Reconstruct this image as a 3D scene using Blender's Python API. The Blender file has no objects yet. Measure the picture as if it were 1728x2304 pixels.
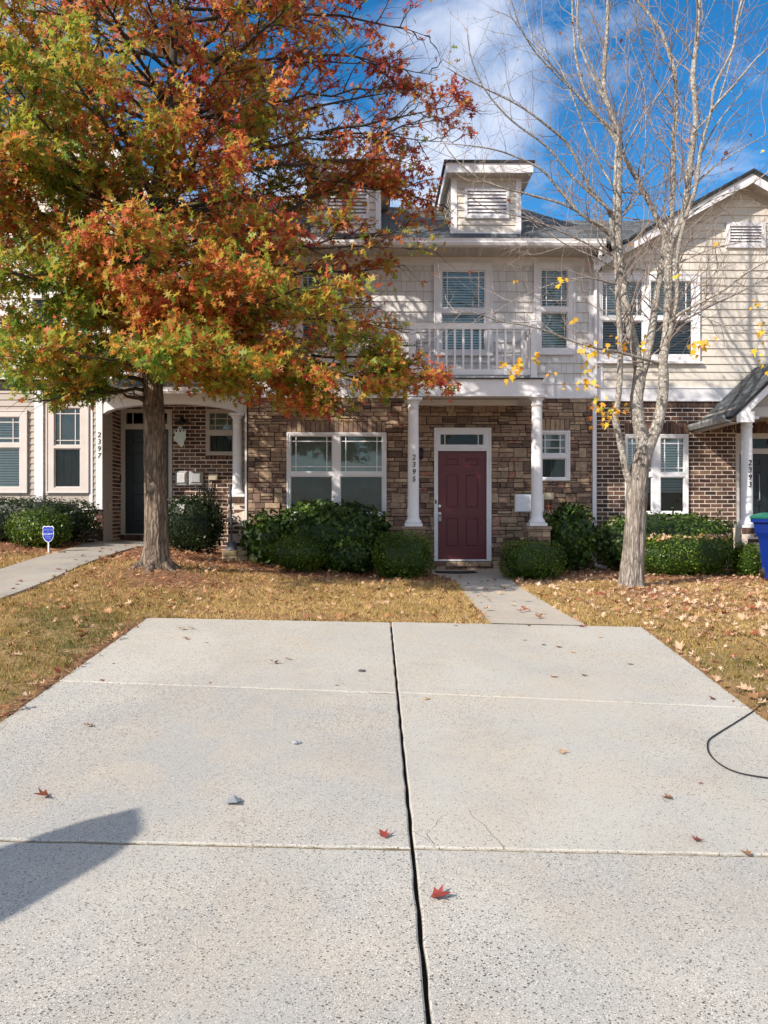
import bpy, math, random
import numpy as np
from mathutils import Vector, Matrix, noise as mnoise
random.seed(7); rng = np.random.default_rng(7)
R = math.radians
scene = bpy.context.scene
COL = scene.collection
# ------------------------------------------------------------------ camera
F = 1731.0; CX, CY = 864.0, 1152.0; EYE = 1.8; YAW = R(0.8)
fx, fy = math.sin(YAW), math.cos(YAW)
cam_d = bpy.data.cameras.new('camera'); cam = bpy.data.objects.new('camera', cam_d); COL.objects.link(cam)
cam_d.sensor_fit = 'VERTICAL'; cam_d.sensor_height = 24; cam_d.lens = 24 * F / 2304
cam_d.clip_end = 5000; cam_d.clip_start = 0.05
cam.location = (0, 0, EYE); cam.rotation_euler = (R(90), 0, -YAW)
scene.camera = cam
# ------------------------------------------------------------------ light
SUN = Vector((1.22, 1.0, -1.02)).normalized()          # direction the light travels
el = math.asin(-SUN.z); 
sun_d = bpy.data.lights.new('sun', 'SUN'); sun_d.energy = 4.7; sun_d.angle = R(0.53); sun_d.color = (1.0, 0.905, 0.79)
sun = bpy.data.objects.new('sun', sun_d); COL.objects.link(sun)
sun.rotation_euler = SUN.to_track_quat('-Z', 'Y').to_euler()
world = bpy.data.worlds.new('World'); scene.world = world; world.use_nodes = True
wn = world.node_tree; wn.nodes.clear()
def WN(t, **k):
    n = wn.nodes.new(t)
    for a, b in k.items(): setattr(n, a, b)
    return n
sky = WN('ShaderNodeTexSky', sky_type='NISHITA'); sky.sun_disc = False
sky.sun_elevation = el; sky.sun_rotation = math.atan2(-SUN.x, -SUN.y)
sky.air_density = 1.0; sky.dust_density = 0.2; sky.ozone_density = 2.5; sky.altitude = 300
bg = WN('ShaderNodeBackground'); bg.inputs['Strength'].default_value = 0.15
out = WN('ShaderNodeOutputWorld')
tc = WN('ShaderNodeTexCoord')
def pixdir(px, py):
    u, w = (px - CX) / F, (CY - py) / F
    return Vector((fx + u * fy, fy - u * fx, w))
# clouds: soft bank in one part of the sky, thin streaks, plus unseen cloud added for fill light
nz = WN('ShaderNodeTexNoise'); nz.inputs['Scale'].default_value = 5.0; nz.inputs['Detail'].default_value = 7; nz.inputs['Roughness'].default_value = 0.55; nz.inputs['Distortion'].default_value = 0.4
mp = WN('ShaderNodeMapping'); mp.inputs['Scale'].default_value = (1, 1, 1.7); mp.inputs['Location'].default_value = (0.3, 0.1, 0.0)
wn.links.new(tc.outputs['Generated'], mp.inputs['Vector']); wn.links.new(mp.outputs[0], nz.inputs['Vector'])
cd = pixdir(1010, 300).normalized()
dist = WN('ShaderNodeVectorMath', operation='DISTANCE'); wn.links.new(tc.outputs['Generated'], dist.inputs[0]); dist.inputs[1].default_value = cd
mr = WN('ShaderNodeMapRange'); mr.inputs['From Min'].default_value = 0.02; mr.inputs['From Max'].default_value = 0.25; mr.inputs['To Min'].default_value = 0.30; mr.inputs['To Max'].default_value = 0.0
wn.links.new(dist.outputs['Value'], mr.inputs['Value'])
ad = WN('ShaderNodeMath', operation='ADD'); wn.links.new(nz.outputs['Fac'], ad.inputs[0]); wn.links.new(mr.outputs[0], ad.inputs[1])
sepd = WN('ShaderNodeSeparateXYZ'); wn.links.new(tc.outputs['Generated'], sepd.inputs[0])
mb2 = WN('ShaderNodeMapRange'); mb2.inputs['From Min'].default_value = 0.62; mb2.inputs['From Max'].default_value = 0.1; mb2.inputs['To Min'].default_value = 0.0; mb2.inputs['To Max'].default_value = 0.26  # cloud added to the sides and behind the camera to whiten the fill
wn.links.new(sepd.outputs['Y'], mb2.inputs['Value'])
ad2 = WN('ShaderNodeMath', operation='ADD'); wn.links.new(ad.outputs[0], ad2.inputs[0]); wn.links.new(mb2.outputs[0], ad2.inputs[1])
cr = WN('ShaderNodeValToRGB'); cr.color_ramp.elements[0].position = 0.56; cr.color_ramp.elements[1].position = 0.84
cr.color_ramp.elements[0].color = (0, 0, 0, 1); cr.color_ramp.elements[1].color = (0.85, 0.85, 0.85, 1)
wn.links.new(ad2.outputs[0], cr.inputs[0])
hs = WN('ShaderNodeHueSaturation'); hs.inputs['Saturation'].default_value = 1.38; hs.inputs['Value'].default_value = 0.86; hs.inputs['Hue'].default_value = 0.497
wn.links.new(sky.outputs[0], hs.inputs['Color'])
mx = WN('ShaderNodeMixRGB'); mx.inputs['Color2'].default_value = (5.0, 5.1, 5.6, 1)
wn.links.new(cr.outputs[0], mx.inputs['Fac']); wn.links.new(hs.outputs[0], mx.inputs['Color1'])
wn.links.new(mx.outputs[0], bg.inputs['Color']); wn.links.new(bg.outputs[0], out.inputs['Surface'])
vs = scene.view_settings; vs.view_transform = 'Standard'; vs.look = 'None'; vs.gamma = 1; vs.use_curve_mapping = False; vs.exposure = 0.52
scene.cycles.max_bounces = 8; scene.cycles.transparent_max_bounces = 12; scene.cycles.use_denoising = True

# ------------------------------------------------------------------ projection helpers (pixel of the photo -> point at real depth y)
def XZ(px, py, D):
    d = pixdir(px, py); t = D / d.y
    return t * d.x, EYE + t * d.z
def PX(px, D): return XZ(px, CY, D)[0]
def PT(px, py, D):
    x, z = XZ(px, py, D); return Vector((x, D, z))
def proj(x, y, z):
    dep = x * fx + y * fy; u = (x * fy - y * fx) / dep
    return CX + F * u, CY - F * (z - EYE) / dep
def rect(px0, py0, px1, py1, D):
    xc = (px0 + px1) / 2
    x0, x1 = PX(px0, D), PX(px1, D)
    z1 = XZ(xc, py0, D)[1]; z0 = XZ(xc, py1, D)[1]
    return (x0, x1, z0, z1)
HX = np.array([-60, -12, -8, -5, -4, -3, -2.4, -1.5, 0, 1.5, 3, 6, 12, 60.])
HZ = EYE + np.array([-.3, -.38, -.48, -.58, -.62, -.75, -.84, -.95, -1.05, -1.08, -1.04, -1.04, -1.2, -1.5])
EDGE_Y = 7.78
def drive_z(x, y): return 0.088 * y - 0.023 * x
def G(x, y):
    x = np.asarray(x, float); y = np.asarray(y, float)
    xs = np.clip(x, -8, 8)
    p = 0.088 * np.clip(y, -4, EDGE_Y) - 0.023 * xs
    h = np.interp(x, HX, HZ)
    t = np.clip((y - EDGE_Y) / 6.0, 0, 1); t = t * t * (3 - 2 * t)
    z = p * (1 - t) + h * t
    z = z + 0.10 * np.exp(-(((x + 3.15) / .75) ** 2 + ((y - 11.0) / .7) ** 2))
    z = z + 0.05 * np.exp(-(((x - 3.6) / .6) ** 2 + ((y - 11.0) / .6) ** 2))
    return z
def g(x, y): return float(G(x, y))
def onplane(px, py):
    d = pixdir(px, py); t = EYE / (0.088 * d.y - 0.023 * d.x - d.z)
    return Vector((t * d.x, t * d.y, EYE + t * d.z))
def onground(px, py):
    d = pixdir(px, py); t = 2.0
    while t < 40:
        p = d * t
        if EYE + p.z <= g(p.x, p.y): break
        t += 0.02
    return Vector((d.x * t, d.y * t, g(d.x * t, d.y * t)))

# ------------------------------------------------------------------ materials
def M(name, col, rough=0.6, var=0.12, scale=6.0, bump=0.0, bscale=80.0, ramp=None, spec=0.4, metal=0.0, transl=0.0, stretch=(1, 1, 1), bdist=0.01, var2=0.0, scale2=1.2):
    m = bpy.data.materials.new(name); m.use_nodes = True; nt = m.node_tree; nt.nodes.clear()
    def N(t, **k):
        n = nt.nodes.new(t)
        for a, b in k.items(): setattr(n, a, b)
        return n
    o = N('ShaderNodeOutputMaterial'); b = N('ShaderNodeBsdfPrincipled')
    b.inputs['Roughness'].default_value = rough; b.inputs['Metallic'].default_value = metal
    b.inputs['Specular IOR Level'].default_value = spec
    t = N('ShaderNodeTexCoord'); mpn = N('ShaderNodeMapping'); mpn.inputs['Scale'].default_value = stretch
    nt.links.new(t.outputs['Object'], mpn.inputs['Vector'])
    base = None
    if ramp:
        at = N('ShaderNodeAttribute', attribute_name='tint'); r = N('ShaderNodeValToRGB')
        els = r.color_ramp.elements
        while len(els) < len(ramp): els.new(0.5)
        for i, (p, c) in enumerate(ramp): els[i].position = p; els[i].color = (*c, 1)
        nt.links.new(at.outputs['Fac'], r.inputs[0]); base = r.outputs[0]
    else:
        rgb = N('ShaderNodeRGB'); rgb.outputs[0].default_value = (*col, 1); base = rgb.outputs[0]
    for vv, sc in ((var, scale), (var2, scale2)):
        if vv <= 0: continue
        n1 = N('ShaderNodeTexNoise'); n1.inputs['Scale'].default_value = sc; n1.inputs['Detail'].default_value = 6; n1.inputs['Roughness'].default_value = 0.65
        nt.links.new(mpn.outputs[0], n1.inputs['Vector'])
        rr = N('ShaderNodeMapRange'); rr.inputs['From Min'].default_value = 0.3; rr.inputs['From Max'].default_value = 0.7
        rr.inputs['To Min'].default_value = 1 - vv; rr.inputs['To Max'].default_value = 1 + vv
        nt.links.new(n1.outputs['Fac'], rr.inputs['Value'])
        mm = N('ShaderNodeVectorMath', operation='SCALE'); nt.links.new(base, mm.inputs[0]); nt.links.new(rr.outputs[0], mm.inputs['Scale'])
        base = mm.outputs[0]
    nt.links.new(base, b.inputs['Base Color'])
    if bump > 0:
        n2 = N('ShaderNodeTexNoise'); n2.inputs['Scale'].default_value = bscale; n2.inputs['Detail'].default_value = 5
        nt.links.new(mpn.outputs[0], n2.inputs['Vector'])
        bp = N('ShaderNodeBump'); bp.inputs['Strength'].default_value = bump; bp.inputs['Distance'].default_value = bdist
        nt.links.new(n2.outputs['Fac'], bp.inputs['Height']); nt.links.new(bp.outputs[0], b.inputs['Normal'])
    if transl > 0:
        tr = N('ShaderNodeBsdfTranslucent'); nt.links.new(base, tr.inputs['Color'])
        ms = N('ShaderNodeMixShader'); ms.inputs[0].default_value = transl
        nt.links.new(b.outputs[0], ms.inputs[1]); nt.links.new(tr.outputs[0], ms.inputs[2]); nt.links.new(ms.outputs[0], o.inputs['Surface'])
    else: nt.links.new(b.outputs[0], o.inputs['Surface'])
    m['_x'] = 1
    return m
white = M('white_trim', (0.74, 0.73, 0.75), 0.45, 0.05, 3, 0.04, 120, var2=0.05)
lilac = M('grey_shake', (0, 0, 0), 0.6, 0.05, 30, 0.15, 60, ramp=[(0, (0.59, 0.575, 0.57)), (1, (0.68, 0.665, 0.655))], stretch=(1, 1, 0.12), bdist=0.003)
cream = M('cream_siding', (0, 0, 0), 0.6, 0.05, 12, 0.15, 40, ramp=[(0, (0.575, 0.53, 0.465)), (1, (0.65, 0.60, 0.53))], stretch=(0.1, 1, 1), bdist=0.003)
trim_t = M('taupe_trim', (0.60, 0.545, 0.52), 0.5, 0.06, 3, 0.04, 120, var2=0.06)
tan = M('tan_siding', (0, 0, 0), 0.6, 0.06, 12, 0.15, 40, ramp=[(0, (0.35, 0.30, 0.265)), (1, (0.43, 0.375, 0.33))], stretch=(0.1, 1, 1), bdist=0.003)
soffit_m = M('soffit_vinyl', (0.50, 0.46, 0.42), 0.6, 0.05)
stone = M('ledge_stone', (0, 0, 0), 0.85, 0.28, 14, 0.9, 45, ramp=[(0, (0.13, 0.082, 0.065)), (0.2, (0.21, 0.135, 0.10)), (0.4, (0.30, 0.21, 0.15)), (0.6, (0.40, 0.29, 0.195)), (0.78, (0.27, 0.175, 0.13)), (0.9, (0.33, 0.145, 0.105)), (1, (0.48, 0.37, 0.26))], bdist=0.012, var2=0.2, scale2=2.5)
mortar_d = M('dark_joint', (0.035, 0.028, 0.022), 0.95)
mortar_l = M('light_mortar', (0.68, 0.59, 0.50), 0.95, 0.12, 20, 0.3, 90)
brick = M('brown_brick', (0, 0, 0), 0.9, 0.3, 25, 0.6, 90, ramp=[(0, (0.045, 0.027, 0.024)), (0.35, (0.09, 0.047, 0.036)), (0.65, (0.15, 0.082, 0.056)), (0.85, (0.22, 0.14, 0.09)), (1, (0.12, 0.09, 0.075))], bdist=0.006)
def shingle_mat():
    m = bpy.data.materials.new('roof_shingle'); m.use_nodes = True; nt = m.node_tree; b = nt.nodes['Principled BSDF']
    N = nt.nodes.new; t = N('ShaderNodeTexCoord')
    br = N('ShaderNodeTexBrick'); br.inputs['Scale'].default_value = 1; br.inputs['Brick Width'].default_value = 0.3; br.inputs['Row Height'].default_value = 0.14
    br.inputs['Mortar Size'].default_value = 0.006; br.inputs['Color1'].default_value = (0.055, 0.065, 0.072, 1); br.inputs['Color2'].default_value = (0.13, 0.145, 0.155, 1); br.inputs['Mortar'].default_value = (0.02, 0.022, 0.026, 1)
    br.offset_frequency = 2; br.offset = 0.37
    nt.links.new(t.outputs['UV'], br.inputs['Vector'])
    n = N('ShaderNodeTexNoise'); n.inputs['Scale'].default_value = 3; n.inputs['Detail'].default_value = 8; nt.links.new(t.outputs['Object'], n.inputs['Vector'])
    n3 = N('ShaderNodeTexNoise'); n3.inputs['Scale'].default_value = 70; nt.links.new(t.outputs['Object'], n3.inputs['Vector'])
    ma = N('ShaderNodeMath'); ma.operation = 'MULTIPLY_ADD'; ma.inputs[1].default_value = 1.3; ma.inputs[2].default_value = 0.3; nt.links.new(n.outputs['Fac'], ma.inputs[0])
    mb_ = N('ShaderNodeMath'); mb_.operation = 'MULTIPLY_ADD'; mb_.inputs[1].default_value = 1.6; mb_.inputs[2].default_value = 0.2; nt.links.new(n3.outputs['Fac'], mb_.inputs[0])
    mc = N('ShaderNodeMath'); mc.operation = 'MULTIPLY'; nt.links.new(ma.outputs[0], mc.inputs[0]); nt.links.new(mb_.outputs[0], mc.inputs[1])
    vm = N('ShaderNodeVectorMath'); vm.operation = 'SCALE'; nt.links.new(br.outputs['Color'], vm.inputs[0]); nt.links.new(mc.outputs[0], vm.inputs['Scale'])
    nt.links.new(vm.outputs[0], b.inputs['Base Color']); b.inputs['Roughness'].default_value = 0.85
    bp = N('ShaderNodeBump'); bp.inputs['Distance'].default_value = 0.01; bp.inputs['Strength'].default_value = 0.7
    nt.links.new(mb_.outputs[0], bp.inputs['Height']); nt.links.new(bp.outputs[0], b.inputs['Normal'])
    return m
shingle = shingle_mat()
black = M('black_metal', (0.015, 0.015, 0.017), 0.45, 0.1)
flash = M('drip_edge', (0.02, 0.02, 0.022), 0.6, 0.1)
burg = M('burgundy_door_paint', (0.125, 0.022, 0.028), 0.42, 0.06, 4, 0.05, 30)
dkdoor = M('black_green_door_paint', (0.012, 0.020, 0.022), 0.38, 0.1)
metal_g = M('grey_metal', (0.32, 0.33, 0.34), 0.45, 0.12, 10)
metal_b = M('brushed_metal', (0.55, 0.55, 0.55), 0.3, 0.1, metal=0.9)
beige_box = M('beige_plastic', (0.42, 0.37, 0.27), 0.55, 0.08)
blind_m = M('blind_slat', (0.74, 0.80, 0.80), 0.6, 0.04)
blind_w = M('sheer_blind', (0.30, 0.33, 0.31), 0.7, 0.25, 3)
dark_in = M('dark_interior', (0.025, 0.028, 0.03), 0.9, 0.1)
def bark_mat(name, dark, mid, light, sc, st, bd):
    m = bpy.data.materials.new(name); m.use_nodes = True; nt = m.node_tree; b = nt.nodes['Principled BSDF']; N = nt.nodes.new; L = nt.links.new
    t = N('ShaderNodeTexCoord'); mpn = N('ShaderNodeMapping'); mpn.inputs['Scale'].default_value = (1, 1, st); L(t.outputs['Object'], mpn.inputs['Vector'])
    n = N('ShaderNodeTexNoise'); n.inputs['Scale'].default_value = sc * .5; n.inputs['Detail'].default_value = 4; L(mpn.outputs[0], n.inputs['Vector'])
    mv = N('ShaderNodeMixRGB'); mv.inputs[0].default_value = .12; L(mpn.outputs[0], mv.inputs[1]); L(n.outputs['Color'], mv.inputs[2])
    v = N('ShaderNodeTexVoronoi'); v.feature = 'DISTANCE_TO_EDGE'; v.inputs['Scale'].default_value = sc; L(mv.outputs[0], v.inputs['Vector'])
    r = N('ShaderNodeValToRGB'); r.color_ramp.elements[0].position = 0; r.color_ramp.elements[0].color = (*dark, 1); r.color_ramp.elements[1].position = .32; r.color_ramp.elements[1].color = (*mid, 1); L(v.outputs['Distance'], r.inputs[0])
    n2 = N('ShaderNodeTexNoise'); n2.inputs['Scale'].default_value = 6; n2.inputs['Detail'].default_value = 8; n2.inputs['Roughness'].default_value = .7; L(t.outputs['Object'], n2.inputs['Vector'])
    r2 = N('ShaderNodeMapRange'); r2.inputs['From Min'].default_value = .45; r2.inputs['From Max'].default_value = .7; L(n2.outputs['Fac'], r2.inputs['Value'])
    x = N('ShaderNodeMixRGB'); L(r2.outputs[0], x.inputs[0]); L(r.outputs[0], x.inputs[1]); x.inputs[2].default_value = (*light, 1)
    x2 = N('ShaderNodeMixRGB'); x2.inputs[0].default_value = .55; L(x.outputs[0], x2.inputs[1]); L(r.outputs[0], x2.inputs[2])
    L(x2.outputs[0], b.inputs['Base Color']); b.inputs['Roughness'].default_value = .95; b.inputs['Specular IOR Level'].default_value = .2
    n3 = N('ShaderNodeTexNoise'); n3.inputs['Scale'].default_value = 90; n3.inputs['Detail'].default_value = 4; L(mpn.outputs[0], n3.inputs['Vector'])
    ma = N('ShaderNodeMath'); ma.operation = 'MULTIPLY_ADD'; ma.inputs[1].default_value = .25; L(n3.outputs['Fac'], ma.inputs[0]); L(v.outputs['Distance'], ma.inputs[2])
    bp = N('ShaderNodeBump'); bp.inputs['Strength'].default_value = 1; bp.inputs['Distance'].default_value = bd; L(ma.outputs[0], bp.inputs['Height']); L(bp.outputs[0], b.inputs['Normal']); return m
bark1 = bark_mat('oak_bark', (.075, .055, .042), (.30, .235, .18), (.40, .33, .26), 24, .16, .05)
bark2 = bark_mat('maple_bark', (.12, .10, .085), (.36, .315, .27), (.50, .46, .41), 26, .14, .035)
bark3 = bark_mat('maple_limb_bark', (.16, .14, .12), (.44, .41, .36), (.62, .60, .56), 22, .8, .015)
bark1_ = M('oak_bark_old', (0.155, 0.125, 0.10), 0.95, 0.35, 30, 1.0, 26, stretch=(1, 1, 0.22), bdist=0.05, var2=0.25, scale2=5)
bark_dk = M('oak_limb_bark', (0.06, 0.047, 0.038), 0.95, 0.3, 30, 0.6, 60)
_b2 = M('old_b', (0.31, 0.275, 0.24), 0.95, 0.35, 26, 1.0, 24, stretch=(1, 1, 0.25), bdist=0.035, var2=0.25, scale2=6)
_b3 = M('old_c', (0.40, 0.37, 0.32), 0.9, 0.35, 30, 0.8, 40, stretch=(1, 1, 0.7), bdist=0.02, var2=0.3, scale2=12)
twig_m = M('maple_twig_bark', (0.25, 0.205, 0.18), 0.9, 0.3, 20)
oakleaf = M('oak_leaf', (0, 0, 0), 0.5, 0.12, 9, 0, ramp=[(0, (0.36, 0.045, 0.042)), (0.2, (0.56, 0.11, 0.06)), (0.4, (0.63, 0.20, 0.055)), (0.55, (0.60, 0.35, 0.06)), (0.7, (0.41, 0.43, 0.055)), (1, (0.12, 0.23, 0.028))], transl=0.53, spec=0.35)
yelleaf = M('maple_leaf', (0, 0, 0), 0.5, 0.1, 9, 0, ramp=[(0, (0.20, 0.06, 0.03)), (0.3, (0.62, 0.14, 0.03)), (0.5, (0.80, 0.36, 0.03)), (0.8, (0.85, 0.56, 0.04)), (1, (0.55, 0.55, 0.06))], transl=0.4)
litter = M('leaf_litter', (0, 0, 0), 0.7, 0.15, 30, 0, ramp=[(0, (0.16, 0.06, 0.03)), (0.2, (0.30, 0.125, 0.055)), (0.4, (0.45, 0.23, 0.11)), (0.65, (0.60, 0.39, 0.25)), (0.85, (0.74, 0.55, 0.41)), (1, (0.42, 0.13, 0.07))], transl=0.1)
grassm = M('dormant_grass', (0, 0, 0), 0.7, 0.15, 4, 0, ramp=[(0, (0.085, 0.11, 0.02)), (0.25, (0.19, 0.185, 0.045)), (0.5, (0.44, 0.30, 0.10)), (0.75, (0.62, 0.43, 0.17)), (1, (0.76, 0.59, 0.32))], transl=0.35)
def leafmat(n, a, b_, c): return M(n, (0, 0, 0), 0.38, 0.1, 9, 0, ramp=[(0, a), (0.5, b_), (1, c)], transl=0.22, spec=0.3)
boxw = leafmat('boxwood_leaf', (0.025, 0.055, 0.006), (0.075, 0.13, 0.012), (0.23, 0.28, 0.025))
laur = leafmat('laurel_leaf', (0.02, 0.045, 0.008), (0.05, 0.095, 0.014), (0.16, 0.24, 0.035))
holly = leafmat('holly_leaf', (0.008, 0.017, 0.005), (0.017, 0.033, 0.008), (0.042, 0.07, 0.014))
rub = M('black_rubber', (0.012, 0.012, 0.013), 0.6, 0.1)
bluep = M('blue_plastic', (0.007, 0.03, 0.24), 0.35, 0.05, spec=0.5)
tealp = M('teal_plastic', (0.012, 0.15, 0.105), 0.4, 0.06, spec=0.5)
signblue = M('sign_blue', (0.012, 0.04, 0.42), 0.4, 0.03)
signw = M('sign_white', (0.8, 0.82, 0.86), 0.5, 0.03)
tanstone = M('tan_block', (0, 0, 0), 0.9, 0.25, 12, 0.6, 40, ramp=[(0, (0.22, 0.16, 0.09)), (1, (0.42, 0.33, 0.20))])
def glass_mat(name, tint, fac):
    m = bpy.data.materials.new(name); m.use_nodes = True; nt = m.node_tree; nt.nodes.clear(); N = nt.nodes.new
    o = N('ShaderNodeOutputMaterial'); tr = N('ShaderNodeBsdfTransparent'); tr.inputs[0].default_value = (*tint, 1)
    gl = N('ShaderNodeBsdfGlossy'); gl.inputs['Roughness'].default_value = 0.02; gl.inputs[0].default_value = (0.9, 0.95, 1, 1)
    t = N('ShaderNodeTexCoord'); n = N('ShaderNodeTexNoise'); n.inputs['Scale'].default_value = 2.2; nt.links.new(t.outputs['Object'], n.inputs['Vector'])
    bp = N('ShaderNodeBump'); bp.inputs['Strength'].default_value = 0.12; bp.inputs['Distance'].default_value = 0.05; nt.links.new(n.outputs['Fac'], bp.inputs['Height']); nt.links.new(bp.outputs[0], gl.inputs['Normal'])
    lw = N('ShaderNodeFresnel'); lw.inputs[0].default_value = 1.5
    ad_ = N('ShaderNodeMath'); ad_.operation = 'ADD'; ad_.inputs[1].default_value = fac; nt.links.new(lw.outputs[0], ad_.inputs[0])
    ms = N('ShaderNodeMixShader'); nt.links.new(ad_.outputs[0], ms.inputs[0]); nt.links.new(tr.outputs[0], ms.inputs[1]); nt.links.new(gl.outputs[0], ms.inputs[2])
    nt.links.new(ms.outputs[0], o.inputs['Surface']); return m
glass = glass_mat('window_glass', (0.78, 0.88, 0.86), 0.03)
screen = glass_mat('screened_glass', (0.52, 0.56, 0.57), -0.015)

def concrete(name, a, b_, agg):
    m = bpy.data.materials.new(name); m.use_nodes = True; nt = m.node_tree; b = nt.nodes['Principled BSDF']; N = nt.nodes.new; L = nt.links.new
    t = N('ShaderNodeTexCoord')
    def noise(sc, det=6, r=.6):
        n = N('ShaderNodeTexNoise'); n.inputs['Scale'].default_value = sc; n.inputs['Detail'].default_value = det; n.inputs['Roughness'].default_value = r; L(t.outputs['Object'], n.inputs['Vector']); return n.outputs['Fac']
    def rng_(s, f0, f1, t0, t1):
        r = N('ShaderNodeMapRange'); r.inputs['From Min'].default_value = f0; r.inputs['From Max'].default_value = f1; r.inputs['To Min'].default_value = t0; r.inputs['To Max'].default_value = t1; L(s, r.inputs['Value']); return r.outputs[0]
    def mix(f, c1, c2, bt='MIX'):
        x = N('ShaderNodeMixRGB'); x.blend_type = bt
        if isinstance(f, float): x.inputs[0].default_value = f
        else: L(f, x.inputs[0])
        for i, c in ((1, c1), (2, c2)):
            if isinstance(c, tuple): x.inputs[i].default_value = (*c, 1)
            else: L(c, x.inputs[i])
        return x.outputs[0]
    c = mix(rng_(noise(0.7, 4), .35, .65, 0, 1), a, b_)
    c = mix(rng_(noise(2.3, 5), .42, .7, 0, .6), c, (0.52, 0.44, 0.33))          # warm stains
    c = mix(rng_(noise(1.1, 8, .7), .50, .70, 0, .7), c, (0.37, 0.35, 0.315))
    c = mix(rng_(noise(.45, 7, .65), .50, .62, 0, .5), c, (0.56, 0.535, 0.475))
    c = mix(rng_(noise(9, 8, .75), .60, .80, 0, .6), c, (0.30, 0.27, 0.225))     # grey wear patches
    c = mix(rng_(noise(230, 2), .35, .65, 0, .5), c, (0.24, 0.23, 0.215))          # sand grain
    # exposed aggregate: small dark and light stones
    def specks(scale, rad, col, prob, c, gate):
        v = N('ShaderNodeTexVoronoi'); v.inputs['Scale'].default_value = scale; v.inputs['Randomness'].default_value = 1
        mpn = N('ShaderNodeMapping'); mpn.inputs['Rotation'].default_value = (0, 0, .5); mpn.inputs['Scale'].default_value = (1, 1.25, 1); L(t.outputs['Object'], mpn.inputs['Vector']); L(mpn.outputs[0], v.inputs['Vector'])
        sep = N('ShaderNodeSeparateColor'); L(v.outputs['Color'], sep.inputs[0])
        thr = N('ShaderNodeMath'); thr.operation = 'LESS_THAN'; L(sep.outputs[0], thr.inputs[0]); thr.inputs[1].default_value = prob
        rr = N('ShaderNodeMath'); rr.operation = 'MULTIPLY'; L(sep.outputs[1], rr.inputs[0]); rr.inputs[1].default_value = rad
        ds = N('ShaderNodeMath'); ds.operation = 'LESS_THAN'; L(v.outputs['Distance'], ds.inputs[0]); L(rr.outputs[0], ds.inputs[1])
        m1 = N('ShaderNodeMath'); m1.operation = 'MULTIPLY'; L(thr.outputs[0], m1.inputs[0]); L(ds.outputs[0], m1.inputs[1])
        m2 = N('ShaderNodeMath'); m2.operation = 'MULTIPLY'; L(m1.outputs[0], m2.inputs[0]); L(gate, m2.inputs[1])
        return mix(m2.outputs[0], c, col)
    g1 = rng_(noise(0.5, 4), .38, .6, .45, 1)
    c = specks(150, .5, (0.16, 0.15, 0.14), agg, c, g1)
    c = specks(72, .42, (0.08, 0.075, 0.07), agg * .7, c, g1)
    c = specks(170, .5, (0.68, 0.63, 0.55), agg * .6, c, g1)
    L(c, b.inputs['Base Color']); b.inputs['Roughness'].default_value = .85; b.inputs['Specular IOR Level'].default_value = .3
    bp = N('ShaderNodeBump'); bp.inputs['Strength'].default_value = .35; bp.inputs['Distance'].default_value = .004
    L(noise(300, 3), bp.inputs['Height']); L(bp.outputs[0], b.inputs['Normal'])
    return m
conc_rough = concrete('exposed_aggregate_concrete', (0.43, 0.415, 0.375), (0.385, 0.38, 0.355), 1.0)
conc_mid = concrete('worn_concrete', (0.50, 0.475, 0.415), (0.44, 0.43, 0.39), .55)
conc_walk = concrete('walk_concrete', (0.52, 0.46, 0.385), (0.44, 0.40, 0.34), .2)
conc_old = concrete('grey_walk_concrete', (0.38, 0.35, 0.31), (0.30, 0.28, 0.25), .2)
joint_m = M('joint_sand', (0.17, 0.135, 0.08), .95, .25, 20, .4, 60)
gap_m = M('dark_gap', (0.02, 0.018, 0.015), .95, .2)

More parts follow.
